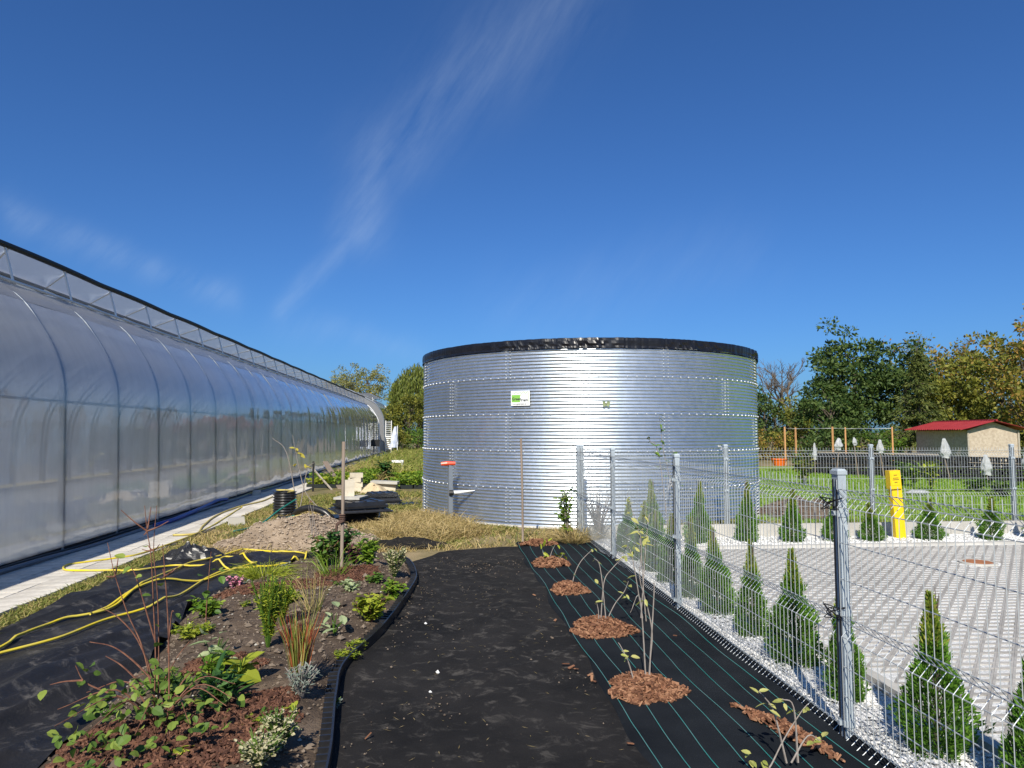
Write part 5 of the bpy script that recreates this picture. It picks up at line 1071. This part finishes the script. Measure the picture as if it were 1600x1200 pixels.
hose_px('longest yellow hose, curling round beside the golden grass tuft', [(-60, 1042), (0, 1023), (90, 999), (168, 969), (240, 945), (288, 927), (324, 904), (363, 889), (405, 886), (450, 882), (474, 876), (479, 869), (466, 864), (438, 862), (381, 858)], z=.06)
hose_px('yellow hose looping out over the concrete path and back', [(378, 792), (330, 822), (288, 841), (222, 864), (186, 871), (126, 879), (106, 882), (99, 887), (110, 891), (180, 891), (216, 892), (270, 885), (315, 885), (360, 888)], z=.06)
hose_px('short yellow hose loop lying in the middle of the fabric', [(141, 949), (180, 931), (222, 916), (258, 907), (318, 894), (342, 886), (384, 880), (401, 873), (390, 869), (354, 871), (336, 879)], z=.075)
hose_px('old yellowed hose lying along the edge of the concrete path up to the drum', [(270, 836), (295, 835), (310, 832), (318, 821), (339, 805), (372, 792), (409, 783), (426, 776)], 'hose_old', .016, .06)
# bunched fabric pile
def crumple(label, c, rx, ry, h, mat, sd):
    m = MB(); nu, nv = 16, 40; th_ = np.linspace(0, 2 * math.pi, nv); X = np.zeros((nu, nv, 3))
    for j in range(nu):
        f = j / (nu - 1); rr_ = f * (1 + .5 * (vnoise(th_ * 2.2, th_ * 0 + f * 2, 1, sd) - .5)); X[j, :, 0] = c[0] + rx * rr_ * np.cos(th_); X[j, :, 1] = c[1] + ry * rr_ * np.sin(th_)
        X[j, :, 2] = .015 + h * (1 - f ** 2) * (.3 + 1.3 * vnoise(th_ * 1.6 + f, th_ * 0 + f * 5, 1, sd + 1)) + h * .4 * (vnoise(th_ * 4, th_ * 0 + f * 9, 1, sd + 2) - .5) * (1 - f)
    X[:, -1] = X[:, 0]; X[0] = X[0].mean(0); m.grid(X); o = m.build('fabric_bundle', mat); tag(o, label, 'fabric')
crumple('bunched heap of black fabric at the far corner of the sheet', (-3.3, 9.6), .40, .24, .14, 'black_plastic', 81)
crumple('black fabric bundle lying in the dry grass behind the bed', (-.7, 10.3), .8, .28, .09, 'fabric', 86)

# ================================================================== PLASTIC EDGING
m = MB(); n = len(EC); T = np.gradient(EC[:, :2], axis=0); T = T / np.linalg.norm(T, axis=1, keepdims=True); Nv = np.c_[-T[:, 1], T[:, 0]]
X = np.zeros((n, 5, 3)); prof = [(.004, .0), (.004, .085), (-.004, .085), (-.004, .025), (.055, .022)]
prof = [(-.006, .0), (-.006, .088), (.006, .088), (.006, .05), (.06, .046)]
for j, (o_, z_) in enumerate(prof): X[:, j, :2] = EC[:, :2] + Nv * o_; X[:, j, 2] = z_
m.grid(X); ed = m.build('bed_edging', 'black_plastic'); tag(ed, 'black plastic edging strip curving along the planting bed', 'edging')
m = MB(); s_ = np.concatenate([[0], np.cumsum(np.linalg.norm(np.diff(EC[:, :2], axis=0), axis=1))])
for d_ in np.arange(.05, s_[-1], .075):
    x, y_ = np.interp(d_, s_, EC[:, 0]), np.interp(d_, s_, EC[:, 1]); tx, ty = np.interp(d_, s_, T[:, 0]), np.interp(d_, s_, T[:, 1]); a = math.atan2(ty, tx)
    m.box((x - ty * .035, y_ + tx * .035, .058), (.012, .055, .05), rotz(a))
m.build('ribs', 'black_plastic', ed, kind='stuff')

# ================================================================== BARK MULCH
def mulch(label, c, rx, ry, n, mat='bark', h=.04, base=None, L=(.025, .06), rot=0):
    w = RNG.random(n) ** .55; a = RNG.uniform(0, 6.28, n); wob = 1 + .12 * np.sin(a * 3 + c[0] * 7) + .08 * np.sin(a * 7 + c[1] * 5)
    lx, ly = rx * w * wob * np.cos(a), ry * w * wob * np.sin(a); x = c[0] + lx * math.cos(rot) - ly * math.sin(rot); y_ = c[1] + lx * math.sin(rot) + ly * math.cos(rot)
    zb = (bed_z(x, y_) if base is None else base) + h * np.clip(1 - w ** 2, 0, 1) * RNG.uniform(.5, 1.1, n) + .006
    m = MB(); Lc = RNG.uniform(*L, n); m.chips(np.c_[x, y_, zb], Lc, Lc * RNG.uniform(.25, .6, n), .004, .45); o = m.build('bark_mulch', mat, kind='stuff'); return tag(o, label, 'mulch')
RINGS = [(1.245, 4.42, .225, .235), (1.27, 5.78, .25, .27), (1.25, 7.22, .18, .24), (1.27, 8.68, .22, .28), (1.32, 10.15, .28, .14)]
for i, (x, y_, rx, ry) in enumerate(RINGS):
    t = ['with the tall bare sapling', 'with the branching sapling', 'with the arching sapling', 'with the leafy low sapling', 'at the far end of the strip'][i]
    mulch('round patch of red brown bark mulch on the woven strip, ' + t, (x, y_), rx, ry, (1500, 1500, 900, 800, 500)[i], 'bark', .075, strip_z(x, y_), (.02, .055))
mulch('ragged line of bark mulch along the near foot of the side fence', (1.83, 3.75), .35, .06, 300, 'bark', .03, .04, (.02, .05), 1.9)
for (px, py, rx, ry, n, lab) in ((400, 930, .40, .32, 1500, 'bark mulch patch below the golden grass tuft'), (545, 905, .34, .34, 1100, 'bark mulch patch round the tall grey stake'), (350, 1050, .26, .22, 800, 'bark mulch patch beside the big pale leaved plant'), (370, 1130, .36, .32, 1900, 'bark mulch patch beside the twiggy shrub stems'), (470, 920, .3, .22, 700, 'bark mulch patch under the wispy grass'), (175, 1170, .28, .24, 1000, 'bark mulch patch at the fabric side of the bed'), (260, 1190, .4, .3, 1500, 'bark mulch patch under the twiggy shrub')):
    x, y_, _ = G(px, py, .06); mulch(lab, (x, y_), rx, ry, int(n * 1.6), 'bark_dark', .03, None, (.012, .042))
pts = np.array([G(893, 1050), G(900, 1053), G(922, 1062), G(925, 1068), G(930, 1073), G(868, 975), G(835, 935), G(575, 1160), G(884, 1045), G(1116, 972), G(1055, 1000), G(985, 1172)])
m = MB(); m.chips(np.c_[pts[:, :2], np.full(len(pts), .035)], RNG.uniform(.03, .06, len(pts)), .02, .003, .2); o = m.build('bark_chips', 'bark', kind='stuff'); tag(o, 'few stray bark chips scattered over the fabric path', 'chips')
for i, (px, py, r_) in enumerate(((665, 978, .017), (684, 1055, .021), (672, 1086, .015))):
    x, y_, _ = G(px, py); m = MB(); m.rocks([(0, 0, 0)], [r_], .6); o = m.build('pebble', 'gravel_stone', loc=(x, y_, .02)); tag(o, 'pale pebble lying on the black fabric path', 'pebble', 'pebbles on the path')

# ================================================================== PLANTS IN THE BED
def BZ(x, y): return float(bed_z(np.array([x]), np.array([y]))[0])
def B(px, py): x, y_, _ = G(px, py, .07); return x, y_
def tuft(name, label, loc, n, h, spread, mat, w=.006, bend=(.1, .5), mat2=None, frac=.5, zb=None, lean=.3, cat='grass', group=None):
    zb = BZ(*loc) if zb is None else zb; t = thing(name, label, cat, (loc[0], loc[1], zb - .01), group); a = RNG.uniform(0, 6.28, n); r_ = spread * .25 * RNG.random(n) ** .5
    C = np.c_[loc[0] + r_ * np.cos(a), loc[1] + r_ * np.sin(a), np.full(n, zb - .01)]; ln = RNG.random(n) * lean / max(h, .1) * spread * 2
    D = np.c_[np.cos(a) * ln, np.sin(a) * ln, np.ones(n)]; L = h * RNG.uniform(.55, 1.05, n); k = int(n * (1 - frac)) if mat2 else n
    m = MB(); m.blades(C[:k], D[:k], L[:k], w, RNG.uniform(*bend, k)); m.build('blades', mat, t)
    if mat2: m = MB(); m.blades(C[k:], D[k:], L[k:], w, RNG.uniform(*bend, n - k)); m.build('tipped_blades', mat2, t)
    return t
def lf(name, label, px, py, n, r, h, ls, mat, **k): x, y_ = B(px, py); return leafy(name, label, (x, y_), n, r, h, ls, mat, zb=BZ(x, y_) - .01, **k)
tuft('red_grass', 'upright ornamental grass with red tips in the middle of the bed', B(468, 1072), 150, .52, .16, 'weed_blade', .008, (.02, .2), 'red_grass', .5, lean=.35)
tuft('golden_grass', 'arching golden green grass tuft beside the curling hose', B(412, 905), 340, .30, .5, 'leaf_lime', .007, (.5, 1.0), lean=.8)
tuft('wispy_grass', 'thin wispy grass clump with tan base behind the red tipped grass', B(490, 962), 46, .55, .3, 'mixed_blade', .005, (.2, .8), 'dry_blade', .4, lean=.5)
tuft('blue_grass', 'grass clump growing beside the tall grey stake', B(520, 905), 60, .5, .4, 'leaf_bright', .007, (.3, .9), lean=.6)
lf('ferny_shrub', 'feathery lime green shrub left of the red tipped grass', 418, 1020, 1500, .15, .52, .04, 'leaf_lime', stems=60, aspect=.28, cat='shrub', up=2)
lf('ferny_shrub', 'second feathery lime shrub joined behind the first', 440, 985, 900, .12, .40, .04, 'leaf_lime', stems=40, aspect=.28, cat='shrub', up=2)
lf('lavender_plant', 'grey green lavender clump at the foot of the red tipped grass', 470, 1098, 700, .12, .20, .035, 'leaf_grey', stems=55, aspect=.25, cat='plant', up=2, stemmat='twig_grey')
lf('golden_spirea', 'round golden leaved shrub by the plastic edging', 580, 970, 750, .19, .24, .055, 'leaf_lime', stems=40, aspect=.8, cat='shrub', stemmat='twig_red')
lf('silver_plant', 'pale silver plant near the far bend of the edging', 616, 905, 800, .16, .34, .045, 'flower_cream', stems=44, aspect=.4, up=2)
lf('reddish_plant', 'small red and green leaved plant by the far bend of the edging', 614, 930, 220, .16, .16, .06, 'leaf_bright', stems=18, stemmat='twig_red')
lf('ground_cover_plant', 'low bright moss green cushion by the edging', 542, 1022, 500, .11, .07, .035, 'leaf_lime', stems=40, aspect=.4)
lf('ground_cover_plant', 'second low moss green cushion just behind the first', 556, 1006, 400, .10, .06, .035, 'leaf_lime', stems=34, aspect=.4)
lf('mullein_plant', 'pale felted rosette plant standing alone on the soil', 522, 995, 14, .10, .16, .13, 'leaf_pale', stems=5, aspect=.45, up=1.5)
lf('yarrow_plant', 'cream flowered clump at the near end of the bed', 435, 1178, 900, .12, .20, .024, 'flower_cream', stems=80, aspect=.8, up=1)
lf('yarrow_plant', 'cream flowered clump, lower one by the edging', 405, 1215, 800, .14, .15, .024, 'flower_cream', stems=70, aspect=.8, up=1)
lf('hosta_plant', 'plant with one big yellow green leaf in the bark mulch', 372, 1078, 9, .10, .18, .17, 'leaf_lime', stems=5, aspect=.75)
lf('hosta_plant', 'pale variegated leafy plant beside the bark mulch', 335, 1050, 30, .16, .16, .12, 'leaf_pale', stems=9, aspect=.6)
lf('strappy_plant', 'dark green strap leaved clump in the bark mulch', 342, 1112, 90, .14, .16, .14, 'leaf_dark', stems=16, aspect=.25, up=2)
lf('leafy_plant', 'mid green leafy plant behind the pale variegated one', 330, 1075, 40, .14, .2, .09, 'leaf_bright', stems=8)
lf('border_plant', 'yellow green creeping plant along the fabric edge of the bed', 300, 1000, 700, .20, .10, .04, 'leaf_lime', stems=30, aspect=.4)
lf('border_plant', 'creeping moss green plant by the fabric, next to the shrub stems', 262, 1090, 700, .20, .12, .045, 'leaf_mid', stems=34, aspect=.4)
lf('border_plant', 'low leafy plant at the far fabric edge of the bed', 325, 968, 380, .20, .16, .06, 'leaf_bright', stems=20)
lf('border_plant', 'small yellowish plant between the mulch and the wispy grass', 452, 945, 220, .14, .10, .05, 'leaf_lime', stems=14)
lf('border_plant', 'tiny green plant in front of the silver plant', 585, 915, 120, .12, .10, .05, 'leaf_mid', stems=9)
lf('pink_flower', 'small pink flowering plant by the golden grass tuft', 368, 925, 140, .12, .16, .04, 'flower_pink', stems=12, aspect=.8)
lf('pale_plant', 'little pale yellow leaved plant on bare soil behind the lime shrub', 545, 930, 160, .14, .10, .05, 'leaf_pale', stems=10)
lf('dark_shrub', 'dark leafy shrub growing round the foot of the tall stake', 530, 880, 420, .34, .42, .08, 'leaf_dark', stems=18, cat='shrub', stemmat='twig_red')
lf('dark_shrub', 'mid green shrub left of the tall stake', 505, 890, 260, .26, .40, .08, 'leaf_mid', stems=14, cat='shrub', stemmat='twig_red')
lf('purple_plant', 'purple leaved plant right of the tall stake', 552, 885, 160, .16, .28, .06, 'leaf_purple', stems=10)
lf('leafy_plant', 'tall green plant with small yellow flower beside the purple one', 575, 893, 200, .16, .38, .08, 'leaf_bright', stems=10, up=1)
lf('leafy_plant', 'tiny bright seedling on the soil in front of the lavender', 458, 1122, 18, .04, .06, .04, 'leaf_lime', stems=4)
lf('weed_plant', 'small green weed in the mulch left of the cream flowers', 398, 1140, 40, .08, .06, .05, 'leaf_lime', stems=6)
rs = np.random.default_rng(5)
for i in range(16):
    x, y_ = scatter_poly(BED_POLY, 1)[0]
    leafy('weed_plant', 'tiny green weed growing in the bare bed soil', (x, y_), 26, .07, .06, .04, ('leaf_mid', 'leaf_lime', 'leaf_grey')[i % 3], group='weeds in the bed soil', stems=6, zb=BZ(x, y_) - .01)

# twiggy shrubs and saplings
def woody(name, label, paths, leafs, mat, ls, r0=.008, barkm='twig_red', cat='sapling', group=None, aspect=.72, extra=None):
    b = np.array(paths[0][0]); t = thing(name, label, cat, tuple(b), group); L_ = MB()
    for P in paths:
        m = MB(); C = catmull(P, 5); m.tube(C, np.linspace(r0, r0 * .35, len(C)), 5, cap=False); m.build('stem', barkm, t)
    C = np.array(leafs); n = len(C)
    if n:
        az_ = RNG.uniform(0, 6.28, n); D = np.c_[np.cos(az_), np.sin(az_), RNG.normal(-.1, .45, n)]; Nn = RNG.normal(size=(n, 3)) * .45 + [0, -.35, 1]
        l_ = ls * RNG.uniform(.65, 1.15, n); L_.leaves(C, D, Nn, l_, l_ * aspect); L_.build('leaves', mat, t)
    return t
def PYs(L, Y): return [PY(a, b, Y + (c[0] if c else 0)) for a, b, *c in L]
# foreground shrub: red stems, round leaves
Yb = 4.15; base = lambda px, dy=0: np.array([*B(px, 1150), 0]) + [0, dy, .05]
bx0, by0 = B(245, 1148); bz0 = BZ(bx0, by0)
pth = []
for i, L in enumerate(([(240, 1130), (243, 1030), (240, 950), (236, 870), (230, 830), (226, 790)], [(246, 1130), (248, 1020), (246, 930), (240, 860), (245, 790)], [(262, 1120), (264, 1030), (262, 960), (258, 900), (254, 850)], [(238, 1080), (222, 1010), (200, 960), (180, 900), (168, 848)], [(240, 1060), (215, 1000), (185, 965), (160, 950)], [(236, 1060), (205, 1030), (175, 1010), (140, 1003)], [(250, 1080), (275, 1030), (298, 1000)], [(242, 1000), (230, 960), (212, 900), (200, 880)], [(222, 1070), (190, 1040), (165, 1025)], [(262, 1020), (268, 960), (272, 955)], [(190, 1090), (150, 1075), (130, 1063), (118, 1040)], [(130, 1063), (100, 1065), (78, 1070)], [(165, 1130), (130, 1150), (105, 1175)])):
    pth.append(PYs(L, by0 + .12 * math.sin(i * 2.2)))
pth = [[np.array([bx0, by0, bz0])] + list(p) if i in (0, 1, 2, 3, 6) else list(p) for i, p in enumerate(pth)]
lv = []
for (px, py) in ((205, 885), (225, 880), (222, 900), (250, 912), (236, 930), (228, 855), (195, 872), (310, 900), (318, 925), (240, 975), (300, 990), (252, 1005), (232, 1032), (275, 958), (128, 1062), (145, 1052), (180, 1080), (155, 1088), (135, 1050), (70, 1078), (118, 1035), (142, 1040), (110, 1150), (155, 1110), (178, 1078), (186, 1062), (115, 1155), (330, 890), (350, 885), (160, 1095), (150, 1100)): lv.append(PY(px, py, by0 + RNG.normal(0, .08)))
for k in range(230):
    a_ = RNG.uniform(0, 6.28); r_ = RNG.random() ** .6; lv.append(np.array([bx0 + .02 + .42 * r_ * math.cos(a_), by0 - .12 + .55 * r_ * math.sin(a_), bz0 + .04 + RNG.random() * .30 * (1.05 - r_ * .7)]))
for k in range(12):
    a_ = k * .55; e_ = np.array([math.cos(a_), math.sin(a_), 0]); b_ = np.array([bx0, by0, bz0]); pth.append([b_, b_ + e_ * .2 + [0, 0, .2], b_ + e_ * .42 + [0, -.1, .16]])
for k in range(16):
    p_ = pth[k % 4][-2]; q_ = p_ + np.array([RNG.normal(0, .05), RNG.normal(0, .05), RNG.uniform(-.05, .1)]); pth.append([p_, p_ * .5 + q_ * .5 + [0, 0, .01], q_ + [0, 0, .03]])
lv = [p for p in lv if p[2] > bz0 + .03]
woody('twiggy_shrub', 'tall twiggy shrub with red stems and round green leaves in the bed', pth, lv, 'leaf_shrub', .056, .0050, cat='shrub', aspect=.72)
# second leafy stem left back of bed
bb = np.array([*B(322, 985), .05]); P1 = [bb] + PYs([(322, 960), (325, 920), (328, 880), (330, 862)], bb[1]); lv = PYs([(318, 925), (345, 900), (350, 893), (335, 870), (362, 885), (320, 935), (340, 945), (310, 950), (335, 955)], bb[1]); woody('young_shrub', 'thin stem with a few round leaves at the fabric edge of the bed', [P1], lv, 'leaf_mid', .075, .006, cat='shrub')
# saplings in the mulch rings
def sap(i, lab, paths, lvs, Y, mat='leaf_sapling', ls=.06, r0=.0055):
    P = []
    for p in paths: q = PYs(p, Y); q[0][2] = min(q[0][2], .06); P.append(q)
    P[0][0][2] = .02
    lvv = []
    for l in lvs:
        for k in range(2): lvv.append(PY(l[0] + RNG.normal(0, 2), l[1] + RNG.normal(0, 2), Y + RNG.normal(0, .02)))
    woody('sapling', lab, P, lvv, mat, ls, r0, 'twig_grey', aspect=.42)
sap(0, 'tallest bare sapling in the bark ring with the highest stem', [[(1014, 1072), (1016, 1030), (1019, 990), (1012, 950), (1000, 905), (1002, 860), (1000, 830)], [(992, 1062), (982, 1035), (970, 1010), (966, 1004)], [(1008, 935), (1000, 935), (985, 957)], [(1012, 950), (1022, 925), (1020, 912)]], [(1000, 830), (1005, 850), (985, 1025), (972, 1018), (1008, 935)], 4.44)
sap(1, 'branching sapling with three stems in a bark ring', [[(938, 975), (941, 935), (945, 905), (955, 890), (970, 875), (985, 868)], [(945, 976), (960, 945), (975, 925), (982, 908)], [(936, 972), (935, 955), (932, 940)], [(947, 900), (938, 888), (928, 872)]], [(932, 940), (977, 928), (982, 912), (975, 930), (988, 870), (930, 875), (935, 912), (990, 900), (972, 872)], 5.8)
sap(2, 'arching single stemmed sapling in a bark ring', [[(893, 922), (897, 900), (907, 878), (922, 862), (926, 860)]], [(926, 860), (884, 915), (895, 900)], 7.22)
sap(3, 'low sapling with pale green leaves in the farthest bark ring but one', [[(857, 880), (862, 862), (868, 850)], [(855, 880), (848, 862), (846, 850)], [(858, 878), (875, 872), (880, 864)]], [(850, 868), (846, 852), (852, 862), (878, 866), (868, 852), (848, 876), (880, 868), (854, 846)], 8.7, 'leaf_lime', .10)
sap(4, 'young tree with sparse yellow leaves leaning by the side fence', [[(1010, 985), (1006, 930), (1003, 880), (998, 830), (985, 790), (980, 770)], [(1003, 880), (985, 860), (970, 868)], [(1000, 850), (1012, 820), (1020, 800)]], [(985, 800), (990, 812), (978, 790), (998, 826), (1003, 842), (980, 866), (990, 862), (972, 872), (1005, 808), (985, 780), (1010, 835), (995, 850), (980, 850), (1002, 790), (990, 830)], 6.0, 'leaf_sapling', .075)
sap(5, 'leafy twig at the near end of the woven strip', [[(1195, 1235), (1205, 1195), (1225, 1155), (1250, 1115), (1262, 1100)], [(1228, 1150), (1210, 1115), (1195, 1090), (1185, 1080)], [(1245, 1122), (1240, 1105), (1222, 1092)], [(1235, 1140), (1262, 1150), (1282, 1158)]], [(1186, 1084), (1198, 1098), (1224, 1096), (1202, 1108), (1258, 1108), (1270, 1160), (1284, 1152), (1174, 1188), (1186, 1192), (1246, 1112), (1172, 1178), (1190, 1190)], 3.35, 'leaf_sapling', .06)
# climber by the fence in front of the tank
sap(6, 'tall leafy shoot rising above the side fence before the tank', [[(1058, 850), (1056, 790), (1045, 740), (1036, 700), (1032, 665), (1030, 650)], [(1050, 760), (1030, 715), (1016, 690), (1012, 682)], [(1056, 790), (1058, 740), (1058, 708)]], [(1030, 652), (1033, 662), (1030, 675), (1036, 686), (1034, 700), (1012, 684), (1016, 692), (1022, 700), (1026, 706), (1058, 712), (1040, 712), (1036, 722), (1060, 760), (1046, 745), (1058, 735), (1030, 730)], 7.6, 'leaf_mid', .075)
# weeds at the fence corner
x, y_ = 1.85, 10.45
leafy('corner_weed', 'tall green weed bush at the fence corner before the tank', (x - .05, y_ + .1), 240, .25, .9, .09, 'leaf_bright', 'weed', 'twig_grey', stems=9, zb=0)
tuft('dry_bush', 'dry brown grassy bush at the foot of the corner post', (x + .02, y_ - .1), 420, .5, .6, 'dry_blade', .008, (.3, .9), zb=0, lean=.8, cat='bush')
leafy('dry_bush', 'grey twiggy dry bush inside the fence corner', (2.3, 10.6), 260, .35, .75, .04, 'twig_grey', 'bush', 'twig_grey', stems=40, zb=0, aspect=.3)
# sapling by the path with red and yellow leaves
x, y_ = G(492, 795)[:2]; sap(7, 'thin sapling with a few red and yellow leaves by the seedling block', [[(500, 800), (478, 770), (468, 735), (462, 705), (457, 680)], [(466, 725), (448, 708), (425, 684)], [(470, 750), (480, 735), (492, 722)]], [(463, 705), (462, 722), (466, 708), (478, 730), (460, 700)], 15.3, 'leaf_yellow', .16, .012)
sap(8, 'slender brown weed stalk growing from the soil heap', [[(497, 860), (492, 820), (485, 790), (482, 778)], [(490, 805), (482, 790)], [(488, 795), (490, 783)]], [(482, 780), (490, 785)], 10.2, 'bark_dark', .06, .006)
# straw strands on the dark fabric bundle and debris on the path
q = scatter_poly([(-.45, 3.2), (.95, 3.2), (.95, 9.8), (-.3, 9.5)], 240); n = len(q); D = RNG.normal(size=(n, 3)) * [1, 1, .03]; m = MB(); m.rhombs(np.c_[q, np.full(n, .026)], D, np.tile([0, 0, 1.], (n, 1)), RNG.uniform(.02, .07, n), RNG.uniform(.002, .004, n)); o = m.build('straw_litter', 'dry_blade', kind='stuff'); tag(o, 'thin bits of straw littered over the black fabric path', 'straw')
